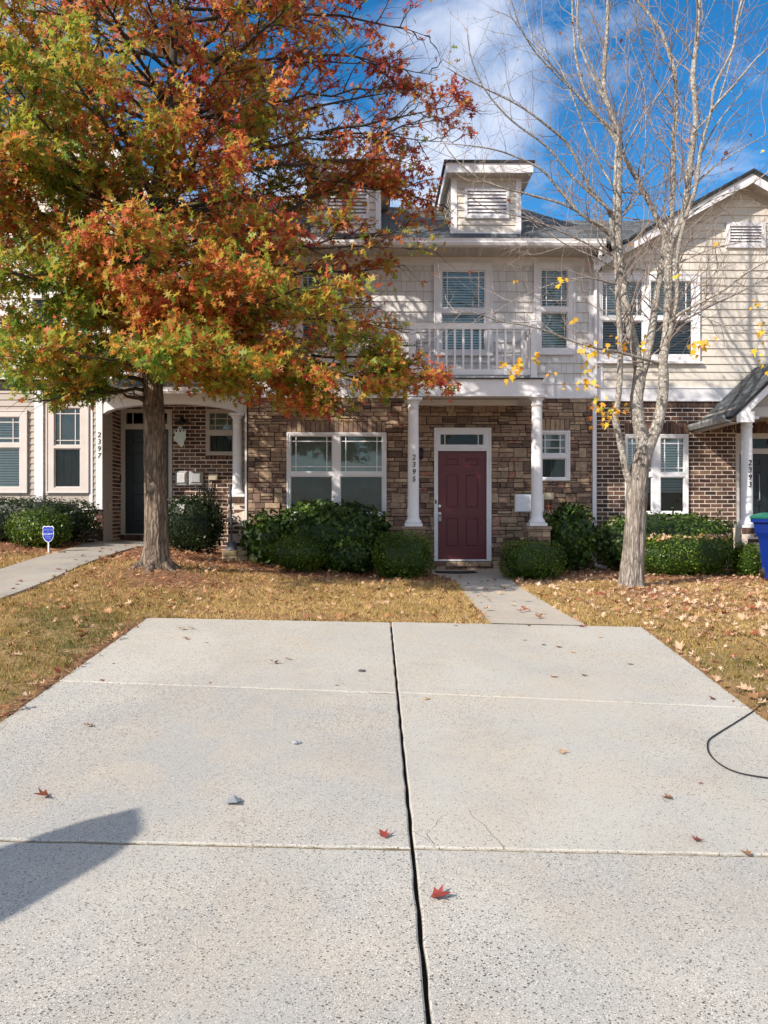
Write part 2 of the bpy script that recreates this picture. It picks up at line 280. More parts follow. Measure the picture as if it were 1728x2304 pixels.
# ------------------------------------------------------------------ mesh builders
def tag(o, label=None, cat=None, group=None, kind=None):
    if label: o['label'] = label
    if cat: o['category'] = cat
    if group: o['group'] = group
    if kind: o['kind'] = kind
    return o
def thing(name, label, cat, loc, group=None):
    o = bpy.data.objects.new(name, None); COL.objects.link(o); o.location = loc; o.empty_display_size = 0.2
    return tag(o, label, cat, group)
def link(name, me, mat, parent):
    o = bpy.data.objects.new(name, me); COL.objects.link(o)
    if mat: me.materials.append(mat)
    if parent is not None:
        o.parent = parent
        if parent.type == 'EMPTY': o.location = -Vector(parent.location)
    return o
class MB:
    def __init__(s): s.v = []; s.f = []; s.t = []; s.uv = None
    def add(s, vs, fs, t=0.5):
        n = len(s.v); s.v.extend([tuple(v) for v in vs]); s.f.extend([tuple(n + i for i in f) for f in fs]); s.t.extend([t] * len(fs)); return s
    def box(s, x0, x1, y0, y1, z0, z1, t=0.5):
        return s.add([(x0, y0, z0), (x1, y0, z0), (x1, y1, z0), (x0, y1, z0), (x0, y0, z1), (x1, y0, z1), (x1, y1, z1), (x0, y1, z1)],
                     [(0, 1, 5, 4), (1, 2, 6, 5), (2, 3, 7, 6), (3, 0, 4, 7), (4, 5, 6, 7), (3, 2, 1, 0)], t)
    def cbox(s, x0, x1, yf, yb, z0, z1, ch, t=0.5, jit=0.0):
        j = lambda: random.uniform(-jit, jit)
        o = [(x0, z0), (x1, z0), (x1, z1), (x0, z1)]; i = [(x0 + ch, z0 + ch), (x1 - ch, z0 + ch), (x1 - ch, z1 - ch), (x0 + ch, z1 - ch)]
        oj = [(a + j(), b + j()) for a, b in o]
        V = [(a, yb, b) for a, b in oj] + [(a, yf + ch, b) for a, b in oj] + [(a + j(), yf + j(), b + j()) for a, b in i]
        Fc = [(8, 9, 10, 11)]
        for k in range(4):
            q = (k + 1) % 4; Fc += [(4 + k, 4 + q, 8 + q, 8 + k), (k, q, 4 + q, 4 + k)]
        return s.add(V, Fc, t)
    def tube(s, pts, rad, n=8, t=0.5, cap=True):
        pts = [Vector(p) for p in pts]; base = len(s.v); up = Vector((0.13, 0.31, 0.94)); prev = None
        for k, p in enumerate(pts):
            a = pts[max(0, k - 1)]; b = pts[min(len(pts) - 1, k + 1)]; d = (b - a)
            d = d.normalized() if d.length > 1e-9 else Vector((0, 0, 1))
            if prev is None:
                u = d.cross(up if abs(d.dot(up)) < .95 else Vector((1, 0, 0))).normalized()
            else:
                u = (prev - d * prev.dot(d)); u = u.normalized() if u.length > 1e-6 else d.cross(up).normalized()
            prev = u; w = d.cross(u); r = rad[k] if hasattr(rad, '__len__') else rad
            for i in range(n):
                a_ = 2 * math.pi * i / n; q = p + (u * math.cos(a_) + w * math.sin(a_)) * r; s.v.append(tuple(q))
        m = len(pts)
        for k in range(m - 1):
            for i in range(n):
                j = (i + 1) % n; s.f.append((base + k * n + i, base + k * n + j, base + (k + 1) * n + j, base + (k + 1) * n + i)); s.t.append(t)
        if cap:
            s.f.append(tuple(base + i for i in reversed(range(n)))); s.f.append(tuple(base + (m - 1) * n + i for i in range(n))); s.t += [t, t]
        return s
    def lathe(s, cx, cy, prof, n=24, t=0.5):
        base = len(s.v)
        for r, z in prof:
            for i in range(n):
                a = 2 * math.pi * i / n; s.v.append((cx + r * math.cos(a), cy + r * math.sin(a), z))
        for k in range(len(prof) - 1):
            for i in range(n):
                j = (i + 1) % n; s.f.append((base + k * n + i, base + k * n + j, base + (k + 1) * n + j, base + (k + 1) * n + i)); s.t.append(t)
        s.f.append(tuple(base + i for i in reversed(range(n)))); s.f.append(tuple(base + (len(prof) - 1) * n + i for i in range(n))); s.t += [t, t]
        return s
    def prism(s, poly, y0, y1, t=0.5):
        n = len(poly); V = [(a, y0, b) for a, b in poly] + [(a, y1, b) for a, b in poly]
        return s.add(V, [tuple(range(n)), tuple(reversed(range(n, 2 * n)))] + [(i, i + n, (i + 1) % n + n, (i + 1) % n) for i in range(n)], t)
    def prismx(s, poly, x0, x1, t=0.5):
        n = len(poly); V = [(x0, a, b) for a, b in poly] + [(x1, a, b) for a, b in poly]
        return s.add(V, [tuple(range(n)), tuple(reversed(range(n, 2 * n)))] + [(i, i + n, (i + 1) % n + n, (i + 1) % n) for i in range(n)], t)
    def prismz(s, poly, z0, z1, t=0.5):
        n = len(poly); V = [(a, b, z0) for a, b in poly] + [(a, b, z1) for a, b in poly]
        return s.add(V, [tuple(range(n)), tuple(reversed(range(n, 2 * n)))] + [(i, i + n, (i + 1) % n + n, (i + 1) % n) for i in range(n)], t)
    def slab(s, quad, th, t=0.5):      # quad of 3-D points thickened along its normal (downwards)
        q = [Vector(p) for p in quad]; n = (q[1] - q[0]).cross(q[2] - q[0]).normalized()
        if n.z < 0: n = -n
        m = len(q); V = q + [p - n * th for p in q]
        return s.add(V, [tuple(range(m)), tuple(reversed(range(m, 2 * m)))] + [(i, i + m, (i + 1) % m + m, (i + 1) % m) for i in range(m)], t)
    def build(s, name, mat, parent=None, smooth=False, uvf=None):
        me = bpy.data.meshes.new(name); me.from_pydata(s.v, [], s.f)
        a = me.attributes.new('tint', 'FLOAT', 'FACE'); a.data.foreach_set('value', np.array(s.t, dtype=np.float32))
        if uvf:
            uv = me.uv_layers.new(name='UVMap')
            for l in me.loops: uv.data[l.index].uv = uvf(me.vertices[l.vertex_index].co)
        me.update()
        if smooth: me.polygons.foreach_set('use_smooth', [True] * len(me.polygons))
        return link(name, me, mat, parent)
def subtract(r, holes):
    out = [r]
    for h in holes:
        nxt = []
        for (x0, x1, z0, z1) in out:
            a0, a1, b0, b1 = max(x0, h[0]), min(x1, h[1]), max(z0, h[2]), min(z1, h[3])
            if a0 >= a1 or b0 >= b1: nxt.append((x0, x1, z0, z1)); continue
            if z0 < b0: nxt.append((x0, x1, z0, b0))
            if b1 < z1: nxt.append((x0, x1, b1, z1))
            if x0 < a0: nxt.append((x0, a0, b0, b1))
            if a1 < x1: nxt.append((a1, x1, b0, b1))
        out = nxt
    return out
def wall_slab(mb, r, holes, y0, y1):
    for (a, b, c, d) in subtract(r, holes): mb.box(a, b, y0, y1, c, d)
def stones(mb, r, holes, D):
    x0, x1, z0, z1 = r; z = z0
    while z < z1 - 0.02:
        h = random.choice([.075, .10, .13, .15, .18]); h = min(h, z1 - z)
        if z1 - z - h < 0.05: h = z1 - z
        x = x0 - random.uniform(0, .2)
        while x < x1:
            w = random.uniform(.13, .34); nsub = 1 if h < .09 else random.choice([1, 2, 2, 3] if h > .13 else [1, 2])
            if w > .3 and nsub == 1 and h > .15: nsub = 2
            cuts = [0] + sorted(random.uniform(.32, .68) if nsub == 2 else (k / nsub + random.uniform(-.06, .06)) for k in range(1, nsub)) + [1]
            for k in range(nsub):
                za, zb = z + cuts[k] * h, z + cuts[k + 1] * h
                parts = [(x, x + w)]
                if w > .26 and random.random() < .45:
                    c = x + w * random.uniform(.35, .65); parts = [(x, c), (c, x + w)]
                for (a, b) in parts:
                    tn = min(1, max(0, random.gauss(.42, .26)))
                    pr = random.uniform(.004, .045)
                    for (p, q, u, v) in subtract((max(a, x0), min(b, x1), za, zb), holes):
                        if q - p < .02 or v - u < .015: continue
                        gp = .0045
                        mb.cbox(p + gp, q - gp, D - pr, D + .02, u + gp, v - gp, .007, tn, .0035)
            x += w
        z += h
def bricks(mb, r, holes, D, bl=.198, bh=.0625, m=.0145):
    x0, x1, z0, z1 = r; row = 0; z = z0
    while z < z1 - .01:
        x = x0 - (bl + m) / 2 * (row % 2) 
        while x < x1:
            tn = min(1, max(0, random.gauss(.4, .27)))
            for (p, q, u, v) in subtract((max(x, x0), min(x + bl, x1), z, min(z + bh, z1)), holes):
                if q - p < .015 or v - u < .012: continue
                mb.cbox(p, q, D - .0035 - random.uniform(0, .003), D + .02, u, v, .002, tn, .001)
            x += bl + m
        z += bh + m; row += 1
def soldier(mb, r, D, w=.066, m=.011, lo=.1, hi=.7):
    x0, x1, z0, z1 = r; n = max(1, round((x1 - x0) / (w + m))); st = (x1 - x0) / n
    for k in range(n): mb.cbox(x0 + k * st + m / 2, x0 + (k + 1) * st - m / 2, D - .018, D + .02, z0, z1, .004, random.uniform(lo, hi), .0015)
def siding(mb, r, holes, D, h=.145, proj_=.02, shake=False, top=None):
    x0, x1, z0, z1 = r; z = z0
    def face(a, b, u, v, zr, t, yo=0):
        yb = lambda zz: D - (proj_ * (1 - (zz - zr) / h) + .004) - yo
        mb.add([(a, yb(u), u), (b, yb(u), u), (b, yb(v), v), (a, yb(v), v), (a, D + .02, u), (b, D + .02, u)], [(0, 1, 2, 3), (4, 5, 1, 0), (4, 0, 3), (5, 2, 1)], t)
    while z < z1 - .005:
        zt = min(z + h, z1); tr = random.uniform(.2, .8)
        segs = []
        if shake:
            x = x0 - random.uniform(0, .15)
            while x < x1:
                w = random.choice([.10, .13, .15, .17, .2]); segs.append((x + .002, x + w - .002, min(1, max(0, random.gauss(.5, .25))), random.uniform(0, .003))); x += w
        else: segs = [(x0, x1, tr, 0)]
        for a, b, t, yo in segs:
            a, b = max(a, x0), min(b, x1)
            if b - a < .005: continue
            if top:   # clip to gable: x-range where top(x) > z  (top = (apex x, apex z, slope))
                ax, az, sl = top; half = (az - z) / sl
                if half <= 0: continue
                half2 = max(0, (az - zt) / sl)
                a2, b2 = max(a, ax - half), min(b, ax + half)
                if b2 <= a2: continue
                a3, b3 = max(a2, ax - half2), min(b2, ax + half2)
                if b3 < a3: a3 = b3 = ax
                for (p, q, u, v) in subtract((a2, b2, z, zt), holes):
                    yb = lambda zz: D - (proj_ * (1 - (zz - z) / h) + .004)
                    pa, qa = (max(p, a3), min(q, b3)) if (u == z and v == zt) else (p, q)
                    mb.add([(p, yb(u), u), (q, yb(u), u), (qa, yb(v), v), (pa, yb(v), v), (p, D + .02, u), (q, D + .02, u)], [(0, 1, 2, 3), (4, 5, 1, 0)], t)
                continue
            for (p, q, u, v) in subtract((a, b, z, zt), holes): face(p, q, u, v, z, t, yo)
        z += h

# ------------------------------------------------------------------ windows, doors, columns
def window(root, D, outer, panes, label=None, trim=white, proud=.045, mm=None, blind=None, inner=None, sill=False):
    """outer/panes in photo pixels at depth D; pane = (x0,y0,x1,y1,muntin xs,muntin ys,glass,backing)"""
    O = rect(*outer, D); ps = [rect(*p[:4], D) for p in panes]
    fr = MB()
    for (a, b, c, d) in subtract(O, ps): fr.box(a, b, D - proud, D + .03, c, d)
    # raised outer bead
    e = .022
    for (a, b, c, d) in subtract((O[0] - .004, O[1] + .004, O[2] - .004, O[3] + .004), [(O[0] + e, O[1] - e, O[2] + e, O[3] - e)]): fr.box(a, b, D - proud - .012, D - proud + .004, c, d)
    if sill: fr.box(O[0] - .04, O[1] + .04, D - proud - .05, D + .01, O[2] - .045, O[2] - .006)
    w = fr.build('window', trim, root)
    if label: w['label'] = label
    for p, r in zip(panes, ps):
        sa = MB(); e = .02
        for (a, b, c, d) in subtract(r, [(r[0] + e, r[1] - e, r[2] + e, r[3] - e)]): sa.box(a, b, D - .022, D + .028, c, d)
        sa.build('sash', trim, w)
        gl = MB(); gl.add([(r[0], D + .006, r[2]), (r[1], D + .006, r[2]), (r[1], D + .006, r[3]), (r[0], D + .006, r[3])], [(0, 1, 2, 3)])
        gl.build('pane', p[6], w)
        if p[4] or p[5]:
            mu = MB()
            for mxp in p[4]:
                x = PX(mxp, D); mu.box(x - .008, x + .008, D - .012, D + .003, r[2] + e, r[3] - e)
            for myp in p[5]:
                z = XZ((p[0] + p[2]) / 2, myp, D)[1]; mu.box(r[0] + e, r[1] - e, D - .0095, D + .0045, z - .008, z + .008)
            mu.build('muntin_grid', trim, w)
        if p[7] == 'blind' or p[7] == 'blind_low':
            bl = MB(); z = r[3] - .03; lo = r[2] + (0.01 if p[7] == 'blind' else (r[3] - r[2]) * .55)
            while z > lo:
                y = D + .06; bl.add([(r[0], y - .012, z - .018), (r[1], y - .012, z - .018), (r[1], y + .014, z + .021), (r[0], y + .014, z + .021)], [(0, 1, 2, 3)]); z -= .048
            bl.build('blind', blind_m, w)
        elif p[7] == 'sheer':
            bl = MB(); z = r[3]; 
            while z > r[2] - .02:
                y = D + .06; bl.add([(r[0] - .02, y - .004, z - .03), (r[1] + .02, y - .004, z - .03), (r[1] + .02, y + .006, z + .002), (r[0] - .02, y + .006, z + .002)], [(0, 1, 2, 3)]); z -= .03
            bl.build('blind', blind_w, w)
        elif p[7] == 'curtain':
            bl = MB(); n = 40; V = []; Fc = []
            for i in range(n + 1):
                x = r[0] - .01 + (r[1] - r[0] + .02) * i / n; y = D + .07 + .015 * math.sin(i * 1.7) + .01 * math.sin(i * .6); V += [(x, y, r[2] - .02), (x, y, r[3] + .01)]
            for i in range(n): Fc.append((2 * i, 2 * i + 2, 2 * i + 3, 2 * i + 1))
            bl.add(V, Fc); bl.build('curtain', blind_w, w)
    return w, O
def six_panel(root, r, y, mat):
    x0, x1, z0, z1 = r; W = x1 - x0; H = z1 - z0
    cols = [(x0 + .16 * W, x0 + .43 * W), (x0 + .57 * W, x0 + .84 * W)]
    rows = [(z0 + .115 * H, z0 + .385 * H), (z0 + .475 * H, z0 + .785 * H), (z0 + .865 * H, z0 + .935 * H)]
    ph = [(a, b, c, d) for a, b in cols for c, d in rows]
    d = MB(); d.box(x0, x1, y + .012, y + .045, z0, z1)
    for q in subtract(r, ph): d.box(q[0], q[1], y, y + .014, q[2], q[3])
    for (a, b, c, e) in ph: d.cbox(a + .018, b - .018, y + .002, y + .016, c + .018, e - .018, .009)
    return d.build('door', mat, root)
def text(name, body, size, loc, mat, parent, ext=.004, shear=0.0, line=1.0, rot=(R(90), 0, 0), offset=0.0):
    cu = bpy.data.curves.new(name, 'FONT'); cu.body = body; cu.size = size; cu.extrude = ext; cu.align_x = 'CENTER'; cu.align_y = 'TOP'; cu.shear = shear; cu.space_line = line; cu.offset = offset
    to = bpy.data.objects.new(name, cu); COL.objects.link(to); dg = bpy.context.evaluated_depsgraph_get(); dg.update()
    me = bpy.data.meshes.new_from_object(to.evaluated_get(dg)); bpy.data.objects.remove(to)
    mt = Matrix.Translation(loc) @ Matrix.Rotation(rot[2], 4, 'Z') @ Matrix.Rotation(rot[0], 4, 'X'); me.transform(mt); me.name = name
    me.materials.clear()
    return link(name, me, mat, parent)
def column(root, px, D, ztop, zbot, w=.19, num=None, numpy_=None, capw=1.55):
    x = PX(px, D); r = w / 2; c = MB()
    c.box(x - r * capw, x + r * capw, D - r * capw, D + r * capw, zbot, zbot + .05)
    c.box(x - r * capw * .97, x + r * capw * .97, D - r * capw * .97, D + r * capw * .97, ztop - .045, ztop)
    H = ztop - zbot
    c.lathe(x, D, [(r * 1.42, zbot + .05), (r * 1.46, zbot + .075), (r * 1.36, zbot + .10), (r * 1.18, zbot + .115), (r * 1.1, zbot + .135), (r * 1.02, zbot + .17), (r * 1.0, zbot + .5 * H), (r * .92, ztop - .22), (r * .9, ztop - .18), (r * 1.03, ztop - .172), (r * 1.03, ztop - .15), (r * .93, ztop - .142), (r * .95, ztop - .10), (r * 1.25, ztop - .065), (r * 1.42, ztop - .045)], 28)
    col = c.build('column', white, root, smooth=False)
    me = col.data
    for p in me.polygons[12:]:
        if len(p.vertices) == 4: p.use_smooth = True
    if num:
        ztxt = XZ(px, numpy_, D - r)[1]
        text('house_number', '\n'.join(num), .128, (x + .004, D - r - .014, ztxt), black, col, .006, .12, .95)
    return col, x

# =================================================================== SETTING: ground
def nonuni(a, b, fine0, fine1, st):
    core = list(np.arange(fine0, fine1 + 1e-6, st)); L = []; x = fine0; s = st
    while x > a: s *= 1.5; x -= s; L.append(x)
    Rr = []; x = fine1; s = st
    while x < b: s *= 1.5; x += s; Rr.append(x)
    return np.array(sorted(L) + core + Rr)
gx = nonuni(-900, 900, -9, 9, .09); gy = nonuni(-900, 1500, .5, 15.5, .09)
DL0, DL1 = onplane(333, 1389), onplane(0, 1625)          # left drive edge
DR0, DR1 = onplane(1443, 1411), onplane(1728, 1625)      # right drive edge
def edge_x(a, b, y): return a.x + (b.x - a.x) * (y - a.y) / (b.y - a.y)
DXL = lambda y: edge_x(DL0, DL1, y)
DXR = lambda y: edge_x(DR0, DR1, y)
CJ0, CJ1 = onplane(880, 1406), onplane(966, 2300)
CXJ = lambda y: edge_x(CJ0, CJ1, y)
YF_L, YF_R = DL0.y, DR0.y
YF = (YF_L + YF_R) / 2
# paths
W1 = [onground(*p) for p in [(1109, 1409), (1058, 1352), (1026, 1310), (970, 1293), (973, 1276), (1120, 1276), (1163, 1318), (1318, 1409)]]
W2 = [onground(*p) for p in [(-330, 1500), (0, 1352), (166, 1283), (300, 1236), (390, 1226), (390, 1217), (250, 1217), (150, 1240), (0, 1285), (-330, 1372)]]
for p in W1[:1] + W1[-1:]: p.y = YF + .005
def inpoly(px, py, poly):
    px = np.asarray(px); py = np.asarray(py); c = np.zeros(px.shape, bool); n = len(poly)
    for i in range(n):
        a, b = poly[i], poly[(i + 1) % n]
        cond = ((a.y > py) != (b.y > py))
        with np.errstate(divide='ignore', invalid='ignore'):
            xx = (b.x - a.x) * (py - a.y) / (b.y - a.y + 1e-12) + a.x
        c ^= cond & (px < xx)
    return c
def paved(x, y):
    d = (y < YF) & (x > DXL(y)) & (x < DXR(y))
    return d | inpoly(x, y, W1) | inpoly(x, y, W2)
X2, Y2 = np.meshgrid(gx, gy); Z2 = G(X2, Y2)
rough = .012 * np.sin(X2 * 7.1 + 1.3 * np.sin(Y2 * 5.3)) * np.sin(Y2 * 8.7 + X2 * 2.1) + .008 * np.sin(X2 * 23 + Y2 * 17) + .006 * np.sin(X2 * 31 - Y2 * 27)
near = (np.abs(X2) < 9.5) & (Y2 > 0) & (Y2 < 16)
pv = paved(X2, Y2)
Z2 = Z2 + np.where(near & ~pv, rough, 0) - np.where(pv, .09, 0) + .0
nv, nu = X2.shape
V = np.stack([X2, Y2, Z2], -1).reshape(-1, 3)
idx = np.arange(nv * nu).reshape(nv, nu)
Fq = np.stack([idx[:-1, :-1], idx[:-1, 1:], idx[1:, 1:], idx[1:, :-1]], -1).reshape(-1, 4)
def np_mesh(name, V, polys_flat, k, mat, parent=None, tint=None, smooth=False):
    me = bpy.data.meshes.new(name); n = len(V); nf = len(polys_flat) // k
    me.vertices.add(n); me.vertices.foreach_set('co', np.asarray(V, np.float32).ravel())
    me.loops.add(nf * k); me.loops.foreach_set('vertex_index', np.asarray(polys_flat, np.int32))
    me.polygons.add(nf); me.polygons.foreach_set('loop_start', np.arange(0, nf * k, k, dtype=np.int32))
    me.update(calc_edges=True)
    if tint is not None:
        a = me.attributes.new('tint', 'FLOAT', 'FACE'); a.data.foreach_set('value', np.asarray(tint, np.float32))
    if smooth: me.polygons.foreach_set('use_smooth', [True] * nf)
    return link(name, me, mat, parent)
def soil_mat():
    m = bpy.data.materials.new('lawn_soil'); m.use_nodes = True; nt = m.node_tree; b = nt.nodes['Principled BSDF']; N = nt.nodes.new; L = nt.links.new
    t = N('ShaderNodeTexCoord')
    def noise(sc, det=6, r=.6):
        n = N('ShaderNodeTexNoise'); n.inputs['Scale'].default_value = sc; n.inputs['Detail'].default_value = det; n.inputs['Roughness'].default_value = r; L(t.outputs['Object'], n.inputs['Vector']); return n.outputs['Fac']
    def ramp(s, *e):
        r = N('ShaderNodeValToRGB'); el_ = r.color_ramp.elements
        while len(el_) < len(e): el_.new(.5)
        for i, (p, c) in enumerate(e): el_[i].position = p; el_[i].color = (*c, 1)
        L(s, r.inputs[0]); return r.outputs[0]
    c1 = ramp(noise(45, 8, .75), (.3, (.14, .085, .04)), (.5, (.30, .19, .08)), (.62, (.44, .29, .13)), (.75, (.55, .38, .19)))
    c2 = ramp(noise(30, 8, .75), (.3, (.13, .06, .03)), (.5, (.27, .13, .065)), (.7, (.46, .26, .15)))
    at = N('ShaderNodeAttribute'); at.attribute_name = 'soil'
    x = N('ShaderNodeMixRGB'); L(at.outputs['Fac'], x.inputs[0]); L(c1, x.inputs[1]); L(c2, x.inputs[2])
    L(x.outputs[0], b.inputs['Base Color']); b.inputs['Roughness'].default_value = .95
    bp = N('ShaderNodeBump'); bp.inputs['Strength'].default_value = .8; bp.inputs['Distance'].default_value = .03
    L(noise(60, 8, .7), bp.inputs['Height']); L(bp.outputs[0], b.inputs['Normal']); return m
soilm = soil_mat()
lawn = np_mesh('ground', V, Fq.ravel(), 4, soilm, smooth=True); tag(lawn, kind='structure')
def soil_amount(x, y):
    """1 = bare reddish soil, straw or mulch, 0 = grass"""
    a = 1 / (1 + np.exp(-(y - 11.75 - .2 * np.sin(x * 2.1)) * 6))
    a = np.maximum(a, np.exp(-(((x + 2.7) / 1.25) ** 2 + ((y - 10.5) / .9) ** 2)))
    a = np.maximum(a, .9 * np.exp(-(((x - 3.9) / .9) ** 2 + ((y - 10.5) / .55) ** 2)))
    a = np.maximum(a, .75 * np.exp(-(((x - 4.9) / 1.4) ** 2 + ((y - 9.3) / .45) ** 2)))
    a = np.maximum(a, .6 * np.exp(-(((x + .9) / 1.2) ** 2 + ((y - 8.05) / .18) ** 2)))
    a = np.maximum(a, .9 * (y < YF) * np.exp(-((x - DXL(y) + .03) / .06) ** 2)); a = np.maximum(a, .6 * (y < YF) * np.exp(-((x - DXR(y) - .02) / .05) ** 2))
    return np.clip(a, 0, 1)
sa_ = lawn.data.attributes.new('soil', 'FLOAT', 'POINT'); sa_.data.foreach_set('value', soil_amount(V[:, 0], V[:, 1]).astype(np.float32))

# street behind the camera
st = MB(); st.slab([(-60, -14, -.352), (60, -14, -.352), (60, -4.6, -.34), (-60, -4.6, -.34)], .05)
tag(st.build('street', M('asphalt', (.05, .05, .052), .9, .2, 40, .5, 90)), kind='structure')

# driveway: two rows of slabs with tooled joints across and an open joint down the middle
YJ = [(YF_L, YF, YF_R), (onplane(130, 1532).y, onplane(885, 1560).y, onplane(1640, 1594).y), (onplane(0, 1888).y, onplane(925, 1910).y, onplane(1728, 1930).y)]
YJ += [tuple(v - 2.13 for v in YJ[-1]), tuple(v - 4.26 for v in YJ[-1])]
def slab_patch(mb, c, t=0.5, bev=.007, th=.11, zoff=0.0):
    """c = four (x,y) corners counter-clockwise; top follows drive plane with rounded arris"""
    cen = (sum(p[0] for p in c) / 4, sum(p[1] for p in c) / 4)
    def ins(p, d): 
        vx, vy = cen[0] - p[0], cen[1] - p[1]; return (p[0] + d * (1 if vx > 0 else -1), p[1] + d * (1 if vy > 0 else -1))
    N_ = 24; outer = []; inner = []
    for k in range(4):
        a, b = c[k], c[(k + 1) % 4]; ia, ib = ins(a, bev), ins(b, bev)
        for i in range(N_):
            f = i / N_; j = .0035 * math.sin(i * 2.9 + k * 1.7 + a[0] * 9) * math.sin(i * 1.3 + 2) if 0 < i < N_ else 0
            outer.append((a[0] + (b[0] - a[0]) * f + j, a[1] + (b[1] - a[1]) * f + j)); inner.append((ia[0] + (ib[0] - ia[0]) * f + j, ia[1] + (ib[1] - ia[1]) * f + j))
    n = len(outer); z = lambda p: drive_z(p[0], p[1]) + zoff
    Vv = [(p[0], p[1], z(p)) for p in inner] + [(p[0], p[1], z(p) - bev * .7) for p in outer] + [(p[0], p[1], z(p) - th) for p in outer]
    Ff = [tuple(range(n))] + [(i, n + i, n + (i + 1) % n, (i + 1) % n) for i in range(n)] + [(n + i, 2 * n + i, 2 * n + (i + 1) % n, n + (i + 1) % n) for i in range(n)]
    mb.add(Vv, Ff, t)
dr = thing('driveway', None, None, (0, 5, drive_z(0, 5))); tag(dr, kind='structure')
GAP = .009; TJ = .011
for k in range(4):
    for side in (0, 1):
        t0, t1 = YJ[k], YJ[k + 1]
        if side == 0:
            ya, yb, yc, yd = t1[0], t1[1], t0[1], t0[0]
            cs = [(DXL(ya), ya + TJ), (CXJ(yb) - GAP, yb + TJ), (CXJ(yc) - GAP, yc - TJ), (DXL(yd), yd - TJ)]
        else:
            ya, yb, yc, yd = t1[1], t1[2], t0[1], t0[2]
            cs = [(CXJ(ya) + GAP, ya + TJ), (DXR(yb), yb + TJ), (DXR(yd), yd - TJ), (CXJ(yc) + GAP, yc - TJ)]
        mb = MB(); slab_patch(mb, cs, zoff=(0.0 if side == 0 else .006))
        mat_ = conc_rough if (k >= 2 or (k == 1 and side == 0)) else conc_mid
        mb.build('concrete_slab', mat_, dr)
jb = MB()
for k in range(1, 4):
    t0 = YJ[k]
    for (x0, y0, x1, y1) in ((DXL(t0[0]), t0[0], CXJ(t0[1]) - GAP, t0[1]), (CXJ(t0[1]) + GAP, t0[1], DXR(t0[2]), t0[2])):
        n = 60; V_ = []; w = .03
        for i in range(n + 1):
            f = i / n; x = x0 + (x1 - x0) * f; y = y0 + (y1 - y0) * f; zz = drive_z(x, y) - .009 + .002 * math.sin(i * 2.3) + (.004 if x > 0 else 0)
            V_ += [(x, y - TJ - .001, zz), (x, y + TJ + .001, zz)]
        jb.add(V_, [(2 * i, 2 * i + 2, 2 * i + 3, 2 * i + 1) for i in range(n)])
jb.build('joint_filler', joint_m, dr)
gb = MB(); ys = np.linspace(YJ[4][1], YF, 30); V_ = []
for y in ys: V_ += [(CXJ(y) - .03, y, drive_z(CXJ(y), y) - .045), (CXJ(y) + .03, y, drive_z(CXJ(y), y) - .045)]
gb.add(V_, [(2 * i, 2 * i + 2, 2 * i + 3, 2 * i + 1) for i in range(29)]); gb.build('joint_bed', gap_m, dr)
# hairline cracks at the corner of the right-hand slab
ck = MB()
for line in ([(926, 1873), (955, 1888), (975, 1902), (980, 1912)], [(975, 1902), (960, 1880), (980, 1860), (992, 1840), (1010, 1830)], [(1134, 1916), (1125, 1896), (1105, 1880), (1088, 1858), (1062, 1840), (1050, 1818)], [(936, 1906), (960, 1892)]):
    pts = []
    for a, b in zip(line[:-1], line[1:]):
        for i in range(5):
            f = i / 5; p = onplane(a[0] + (b[0] - a[0]) * f + random.uniform(-2, 2), a[1] + (b[1] - a[1]) * f + random.uniform(-1.2, 1.2)); pts.append(p)
    V_ = []
    for i, p in enumerate(pts):
        w = .0010 * (1 - .5 * i / len(pts)); V_ += [(p.x - w, p.y, drive_z(p.x, p.y) + .0075), (p.x + w, p.y + w, drive_z(p.x, p.y) + .0075)]
    ck.add(V_, [(2 * i, 2 * i + 2, 2 * i + 3, 2 * i + 1) for i in range(len(pts) - 1)])
ck.build('hairline_crack', gap_m, dr)
def path_mesh(name, poly, mat, lift, seams=()):
    """subdivided strip following the ground"""
    mb = MB(); n = len(poly)
    bm_pts = [(p.x, p.y) for p in poly]
    # triangulate through a fine grid of quads clipped roughly: use dense fan of strips between the two long sides
    half = n // 2; A = bm_pts[:half]; B = list(reversed(bm_pts[half:]))
    def resample(L, m):
        d = [0]
        for a, b in zip(L[:-1], L[1:]): d.append(d[-1] + math.dist(a, b))
        out = []
        for i in range(m + 1):
            s = d[-1] * i / m; k = max(j for j in range(len(d)) if d[j] <= s + 1e-9); k = min(k, len(L) - 2)
            f = (s - d[k]) / max(1e-9, d[k + 1] - d[k]); out.append((L[k][0] + (L[k + 1][0] - L[k][0]) * f, L[k][1] + (L[k + 1][1] - L[k][1]) * f))
        return out
    m = 60; a_ = resample(A, m); b_ = resample(B, m); V_ = []; c = 8
    for i in range(m + 1):
        for j in range(c + 1):
            f = j / c; x = a_[i][0] + (b_[i][0] - a_[i][0]) * f; y = a_[i][1] + (b_[i][1] - a_[i][1]) * f; V_.append((x, y, g(x, y) + lift))
    Ff = [(i * (c + 1) + j, i * (c + 1) + j + 1, (i + 1) * (c + 1) + j + 1, (i + 1) * (c + 1) + j) for i in range(m) for j in range(c)]
    mb.add(V_, Ff)
    base = len(V_)
    for side in (0, c):
        V3 = []
        for i in range(m + 1): p = V_[i * (c + 1) + side]; V3 += [p, (p[0], p[1], p[2] - .12)]
        mb.add(V3, [(2 * i, 2 * i + 2, 2 * i + 3, 2 * i + 1) for i in range(m)])
    o = mb.build(name, mat); return tag(o, kind='structure')
path_mesh('front_walk', W1, conc_walk, .012)
path_mesh('side_walk', W2, conc_old, .03)

